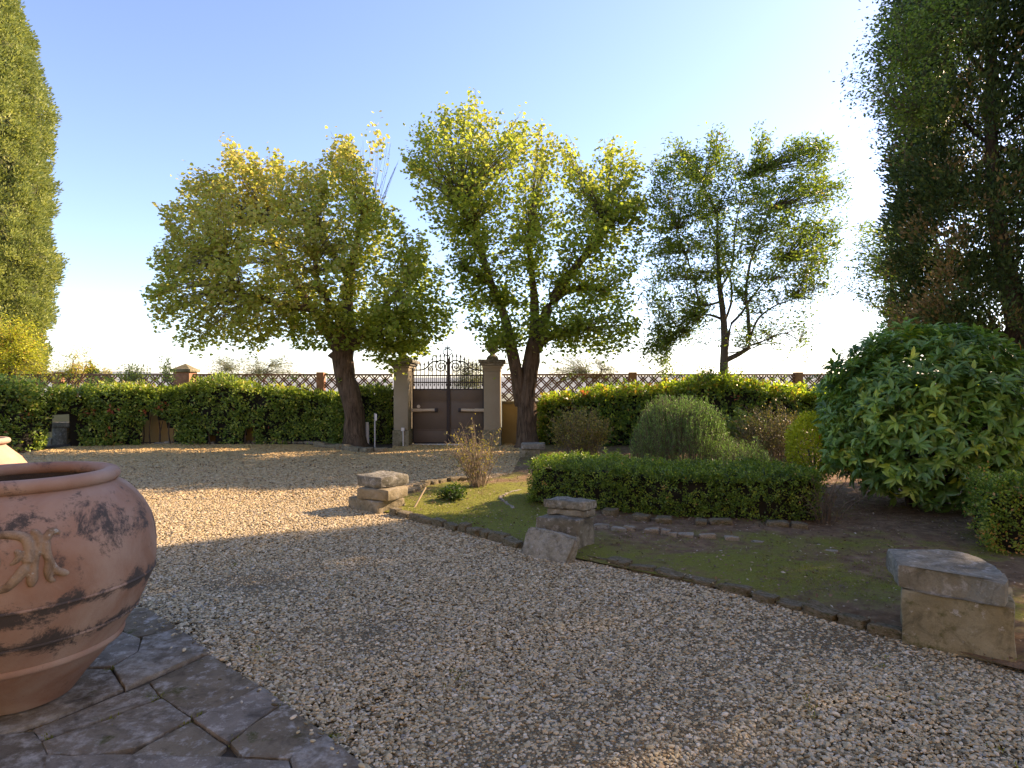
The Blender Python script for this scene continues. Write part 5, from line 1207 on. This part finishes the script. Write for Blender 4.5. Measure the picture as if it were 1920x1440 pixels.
# ------------------------------------------------------------------ stones and edging
def rock_mesh(name, seed, mat):
    bm = bmesh.new(); bmesh.ops.create_cube(bm, size=1); bmesh.ops.bevel(bm, geom=bm.edges[:], offset=.16, segments=2, affect='EDGES', profile=.6)
    bmesh.ops.triangulate(bm, faces=bm.faces[:])
    es = [e for e in bm.edges if e.calc_length() > .3]; bmesh.ops.subdivide_edges(bm, edges=es, cuts=2); bmesh.ops.triangulate(bm, faces=bm.faces[:])
    rough(bm, .11, 1.8, seed * 7.3); rough(bm, .035, 6, seed * 3.1)
    me = bpy.data.meshes.new(name); bm.to_mesh(me); bm.free(); me.shade_smooth(); me.set_sharp_from_angle(angle=R(45)); me.materials.append(mat); return me
RM = {k: [rock_mesh(k + '_rock', i + 1, M[k]) for i in range(5)] for k in ('stone_moss', 'stone_pale', 'stone_warm')}
def stonerow(name, label, pts, kind, size, gap=.02, z=0.0, keep=1.0, cat='edging', jit=.02, yaw=None):
    pts = np.array(pts); o = empty(name, (pts[:, 0].mean(), pts[:, 1].mean(), 0), label, cat); rl = rootloc(o)
    seg = np.linalg.norm(np.diff(pts, axis=0), axis=1); cs = np.concatenate([[0], np.cumsum(seg)]); s = 0
    while s < cs[-1] - size[0] * .3:
        l = size[0] * random.uniform(.65, 1.35); m = s + l / 2; x = np.interp(m, cs, pts[:, 0]); y = np.interp(m, cs, pts[:, 1])
        i = min(max(np.searchsorted(cs, m) - 1, 0), len(seg) - 1); d = pts[i + 1] - pts[i]
        if random.random() < keep:
            q = bpy.data.objects.new('stone', random.choice(RM[kind])); C.objects.link(q); q.parent = o
            q.scale = (l, size[1] * random.uniform(.8, 1.25), size[2] * random.uniform(.8, 1.2)); q.rotation_euler = (random.uniform(-.12, .12), random.uniform(-.1, .1), math.atan2(d[1], d[0]) + random.uniform(-.15, .15))
            q.location = (x - rl[0] + random.uniform(-jit, jit), y - rl[1] + random.uniform(-jit, jit), z + size[2] * random.uniform(.12, .3))
        s += l + gap * random.uniform(.3, 1.6)
    return o
stonerow('bed_edging', 'rough mossy stones edging the bed between the two near stone seats', [G(735, 966), G(820, 986), G(890, 1003), G(968, 1028)], 'stone_moss', (.22, .12, .13), .012)
stonerow('bed_edging', 'low mossy stones half sunk along the gravel, right of the leaning slab', [G(1092, 1046), G(1180, 1066), G(1290, 1090), G(1400, 1118), G(1520, 1150), G(1655, 1188)], 'stone_moss', (.26, .12, .10), .012, -.01)
stonerow('bed_edging', 'mossy stones edging the bed behind the cane', [G(768, 930), G(790, 916), G(830, 906), G(870, 902)], 'stone_moss', (.24, .16, .14), .02)
stonerow('stone_row', 'row of small pale stones crossing the bed right of the pedestal', [G(1118, 994), G(1200, 1003), G(1270, 1011), G(1380, 1018)], 'stone_pale', (.14, .11, .08), .04, .025, .9, jit=.05)
stonerow('stone_row', 'flat stones showing under the front of the clipped box hedge', [G(1130, 970), G(1220, 982), G(1330, 990), G(1440, 993), G(1530, 998)], 'stone_moss', (.22, .16, .12), .05, .03, .85)
stonerow('stone_row', 'few sunken pale stones in the moss far right of the pedestal', [G(1410, 1022), G(1480, 1030), G(1560, 1042)], 'stone_pale', (.12, .09, .04), .10, .03, .8)
stonerow('hedge_kerb', 'row of pale stones along the foot of the left hedge', [G(290, 834), G(420, 832), G(540, 832), G(610, 834)], 'stone_pale', (.22, .14, .12), .03)
stonerow('tree_kerb', 'large tan stones round the base of the left trunk', [G(596, 838), G(640, 843), G(690, 850), G(735, 848)], 'stone_warm', (.42, .28, .20), .03, .0)
stonerow('root_edge', 'curved pale root and stones lying on the moss left of the hedge', [G(975, 926), G(950, 932), G(938, 941), G(950, 953), G(963, 961)], 'stone_pale', (.10, .04, .035), .0, .05)

# square stone seat on the left
g = lambda px, py, z: tuple(G(px, py, z))
sA = empty('stone_bench', (-1.9, 8.6, 0), 'stack of three weathered stones at the left corner of the bed', 'stone seat', 'old stone seats along the bed')
def quad_from(a, b, c): a, b, c = map(np.array, (a, b, c)); return [a, b, c, a + c - b]
q = quad_from(G(653, 953), G(709, 965), G(760, 955)); stone_prism('base_stone', q, -.05, .17, M['stone_warm'], sA, .025, .016, 7)
q = quad_from(G(669, 936, .17), G(728, 941, .17), G(766, 931, .17)); stone_prism('middle_stone', q, .172, .33, M['stone_warm'], sA, .03, .016, 7, taper=-.03)
q = quad_from(G(667, 911, .33), G(715, 918, .33), G(768, 909, .33)); stone_prism('top_stone', q, .332, .50, M['stone_lichen'], sA, .055, .022, 6)
# middle pedestal with broken step and leaning slab
sB = empty('stone_pedestal', (.7, 6.6, 0), 'broken two-step stone pedestal with a slab leaning on its front', 'stone seat', 'old stone seats along the bed')
fr = np.array(G(1083, 1040)); rt = np.array(G(1116, 1029)); ux = rt - fr; lf = np.array(G(1004, 1030, 0)); 
q = [fr, rt, rt + (lf - fr) * .98, lf]; stone_prism('lower_block', q, -.05, .36, M['stone_grey'], sB, .022, .018, 7)
m1 = fr + ux * .42; q = [m1, rt + ux * .05, rt + ux * .05 + (lf - fr) * .93, m1 + (lf - fr) * .93]
stone_prism('upper_block', q, .362, .44, M['stone_grey'], sB, .022, .018, 7)
m0 = fr + ux * .35; q = [m0 + (fr - lf) * .02, rt + ux * .12 + (fr - lf) * .02, rt + ux * .12 + (lf - fr) * .96, m0 + (lf - fr) * .96]
stone_prism('cap_slab', q, .442, .535, M['stone_lichen'], sB, .02, .018, 7)
# leaning slab
a = np.array(G(972, 1040)); b = np.array(G(1061, 1061)); dx = b - a; nrmv = np.array([dx[1], -dx[0]]) / np.linalg.norm(dx)  # towards camera
back = -nrmv
ls = bpy.data.meshes.new('leaning_slab'); bm = bmesh.new()
h = .29
c0 = [(*a, 0), (*b, -.01), (*(b + back * .10 + dx * .10), h - .03), (*(a + back * .10 + dx * .08), h)]
nv = np.array([*(back), 0]) * .11 + np.array([0, 0, -.02])
vs = [bm.verts.new(c) for c in c0] + [bm.verts.new(tuple(np.array(c) + nv)) for c in c0]
for f in ((0, 1, 2, 3), (7, 6, 5, 4), (1, 0, 4, 5), (2, 1, 5, 6), (3, 2, 6, 7), (0, 3, 7, 4)): bm.faces.new([vs[i] for i in f])
bmesh.ops.recalc_face_normals(bm, faces=bm.faces[:]); bmesh.ops.bevel(bm, geom=bm.edges[:], offset=.02, segments=2, affect='EDGES'); bmesh.ops.triangulate(bm, faces=bm.faces[:])
for _ in range(4): bmesh.ops.subdivide_edges(bm, edges=[e for e in bm.edges if e.calc_length() > .08], cuts=1); bmesh.ops.triangulate(bm, faces=bm.faces[:])
rough(bm, .020, 8, 3); bm.to_mesh(ls); bm.free(); ls.shade_smooth(); ls.set_sharp_from_angle(angle=R(38))
tag(link('leaning_slab', ls, M['stone_spot']), 'thick lichen-spotted stone slab leaning against the pedestal', 'stone slab')
# big seat at right
sC = empty('stone_bench', (3.0, 4.3, 0), 'big stone seat with a rounded slab on a block, front right', 'stone seat', 'old stone seats along the bed')
A0 = np.array(G(1690, 1206)); B0 = np.array(G(1904, 1253)); L0 = np.array(G(1673, 1100, .36))
Ab = np.array(G(1688, 1108, .36)); bd = L0 - Ab
bk = np.array([.32, .42])
q = [A0, B0, B0 + bk, A0 + bk * .95 + np.array([-.05, .0])]
stone_prism('block', q, -.05, .375, M['sandstone'], sC, .018, .011, 6)
sl = [G(1683, 1059, .54), G(1740, 1066, .54), G(1810, 1078, .54), G(1888, 1096, .54), G(1893, 1086, .54), G(1868, 1062, .54), G(1842, 1045, .54), G(1800, 1035, .54), G(1754, 1029, .54), G(1662, 1027, .54)]
stone_prism('seat_slab', sl, .378, .545, M['stone_grey'], sC, .035, .014, 6)
# small seat behind hedge end
X, Y = G(997, 858)
sD = empty('stone_bench', (X, Y, 0), 'small stone seat at the foot of the right tree, beyond the hedge end', 'stone seat', 'old stone seats along the bed')
boxo('block', X - .30, X + .20, Y - .2, Y + .2, -.05, .22, M['sandstone'], sD, .015)
stone_prism('seat_slab', [(X - .27, Y - .24), (X + .32, Y - .24), (X + .34, Y + .2), (X - .24, Y + .22)], .222, .36, M['stone_grey'], sD, .03, .01)
# stone bench end in the hedge opening
X, Y = G(108, 836); Y += .25
sE = empty('stone_bench', (X, Y, 0), 'dark old stone bench end in the left hedge opening', 'stone bench')
boxo('pedestal', X - .24, X + .20, Y - .15, Y + .2, -.02, .52, M['stone_grey'], sE, .02)
stone_prism('curved_top', [(X - .26, Y - .18), (X + .34, Y - .18), (X + .34, Y + .22), (X - .26, Y + .22)], .522, .68, M['stone_grey'], sE, .03, .01, taper=-.08)
stone_prism('loose_block', [(X - .62, Y - .1), (X - .3, Y - .1), (X - .3, Y + .2), (X - .62, Y + .2)], -.02, .2, M['stone_pale'], sE, .02, .01)
# cane stuck in the bed
a = P(770, 960, G(770, 960)[1]); b = P(798, 914, G(770, 960)[1] + .35)
A = Acc(); A.tube(np.linspace(a - np.array([0, 0, .03]), b, 5), .014, 8); tag(A.out('cane', M['stick'], None, 60), 'pale cane leaning out of the bed beside the left stone seat', 'cane')

# ------------------------------------------------------------------ terracotta pots
PC = np.array([-2.8, 3.5])
def ray_rz(px, py):
    d = np.array([(px - 960) / F, 1.]); t = PC @ d / (d @ d); return np.linalg.norm(PC - d * t), H - (py - 720) / F * t
sil = [(214, 893), (226, 898), (240, 905), (258, 922), (274, 943), (287, 970), (293, 1000), (294, 1028), (291, 1062), (280, 1092), (262, 1132), (245, 1158), (228, 1188), (200, 1225), (172, 1259), (142, 1300)]
pr_ = [ray_rz(*s) for s in sil]; z0 = .036; zmin = pr_[-1][1]
prof = [(r, z) for r, z in pr_]
prof = sorted(prof, key=lambda p: p[1]); prof = [(r, z0 + (z - zmin) * (prof[-1][1] - z0) / (prof[-1][1] - zmin)) for r, z in prof]
def lathe(name, prof, c, mat, parent, n=128, smooth=35, dz=.0):
    V = []; Fc = []
    for r, z in prof:
        for k in range(n): V.append((c[0] + r * math.cos(k / n * 2 * math.pi), c[1] + r * math.sin(k / n * 2 * math.pi), z + dz))
    for i in range(len(prof) - 1):
        for k in range(n): Fc.append((i * n + k, i * n + (k + 1) % n, (i + 1) * n + (k + 1) % n, (i + 1) * n + k))
    return mk(name, V, Fc, mat, parent, smooth)
pz = np.array([p[1] for p in prof]); prr = np.array([p[0] for p in prof]); zr = np.linspace(pz[0], pz[-1], 60)
sm = smoothpath(np.c_[prr, pz, np.zeros(len(pz))], 60)
rim_r, rim_z = sm[-1, 0], sm[-1, 1]
def torus(c, z, R_, r_, sz, name, mat, parent, n=128, m=14):
    V = []; Fc = []
    for k in range(n):
        t = k / n * 2 * math.pi
        for j in range(m):
            p = j / m * 2 * math.pi; rr = R_ + r_ * math.cos(p); V.append((c[0] + rr * math.cos(t), c[1] + rr * math.sin(t), z + sz * math.sin(p)))
    for k in range(n):
        for j in range(m): Fc.append((k * m + j, ((k + 1) % n) * m + j, ((k + 1) % n) * m + (j + 1) % m, k * m + (j + 1) % m))
    return mk(name, V, Fc, mat, parent, 180)
def big_pot():
    o = empty('terracotta_pot', (PC[0], PC[1], .036), 'huge weathered terracotta pot with dark bands, bottom left on the paving', 'pot', 'terracotta pots')
    lathe('body', [(0.0, z0 + .002)] + [(r, z) for r, z, _ in sm] + [], PC, M['terra'], o)
    lathe('inner_wall', [(rim_r - .035, rim_z + .02), (rim_r - .05, rim_z), (rim_r - .06, rim_z - .25)], PC, M['soil'], o)
    torus(PC, rim_z + .028, rim_r - .012, .048, .040, 'rim', M['terra'], o)
    for py, rr, hh in ((1064, .012, .010), (1134, .011, .010), (1186, .020, .024)):
        r, z = ray_rz(*{1064: (291, 1064), 1134: (261, 1134), 1186: (229, 1186)}[py]); z = z0 + (z - zmin) * (pz[-1] - z0) / (pz[-1] - zmin)
        torus(PC, z, np.interp(z, sm[:, 1], sm[:, 0]) - .003, rr, hh, 'raised_band', M['terra'], o, 128, 8)
    # soil / dark bottom
    n = 64; V = [(PC[0], PC[1], rim_z - .10)] + [(PC[0] + (rim_r - .045) * math.cos(k / n * 2 * math.pi), PC[1] + (rim_r - .045) * math.sin(k / n * 2 * math.pi), rim_z - .12) for k in range(n)]
    mk('soil', V, [(0, 1 + k, 1 + (k + 1) % n) for k in range(n)], M['soil'], o)
    # relief: acanthus scrolls, drawn from the photo and laid on the belly of the pot
    def onpot(px, py):
        d = np.array([(px - 960) / F, 1., -(py - 720) / F]); t = 1.5
        while t < 6:
            p = np.array([0, 0, H]) + d * t; r = math.hypot(p[0] - PC[0], p[1] - PC[1])
            if sm[0, 1] < p[2] < sm[-1, 1] and r < np.interp(p[2], sm[:, 1], sm[:, 0]): break
            t += .004
        return p
    A = Acc()
    def stroke(pts):
        q = np.array([tuple(onpot(x, y)) + (w,) for x, y, w in pts]); q = smoothpath(q, 20); q[:, 3] = np.maximum(q[:, 3] * .56, .006); A.tube(q[:, :3], q[:, 3], 12)
    stroke([(-40, 1006, .02), (0, 1004, .035), (30, 1004, .042), (50, 1012, .045), (56, 1035, .045), (48, 1062, .045), (28, 1088, .042), (5, 1106, .035), (-30, 1108, .02)])
    stroke([(28, 1032, .02), (36, 1040, .03), (30, 1052, .025), (18, 1060, .012)])
    stroke([(58, 996, .02), (68, 1000, .034), (74, 1018, .030), (69, 1042, .024), (64, 1065, .032), (60, 1088, .042), (58, 1100, .02)])
    stroke([(112, 1000, .018), (98, 995, .034), (88, 1008, .036), (86, 1028, .036), (92, 1050, .036), (104, 1068, .034), (120, 1074, .034), (130, 1074, .012)])
    stroke([(92, 1050, .03), (90, 1070, .036), (94, 1086, .026), (104, 1088, .014)])
    stroke([(-60, 1040, .02), (-35, 1030, .035), (-10, 1040, .03), (-8, 1065, .03), (-30, 1080, .02)])
    rl = A.out('relief', M['relief'], o, 180)
    md = rl.modifiers.new('fuse', 'REMESH'); md.mode = 'VOXEL'; md.voxel_size = .0045; md.use_smooth_shade = True
    s2 = rl.modifiers.new('soft', 'SMOOTH'); s2.iterations = 2; s2.factor = .6
big_pot()
c = (P(-44, 0, 6.4)[0], 6.4); zt = H - (824 - 720) / F * 6.4
o = empty('terracotta_pot', (c[0], c[1], 0), 'clean sunlit terracotta jar behind the huge pot, cut by the left edge', 'pot', 'terracotta pots')
lathe('body', [(.0, .0), (.22, .0), (.34, .2), (.46, .45), (.50, .68), (.46, .88), (.37, 1.02), (.29, 1.10), (.24, 1.15), (.225, zt - .03)], c, M['terra_light'], o, 96, 60)
torus(c, zt - .02, .245, .035, .032, 'rim', M['terra_light'], o, 96)
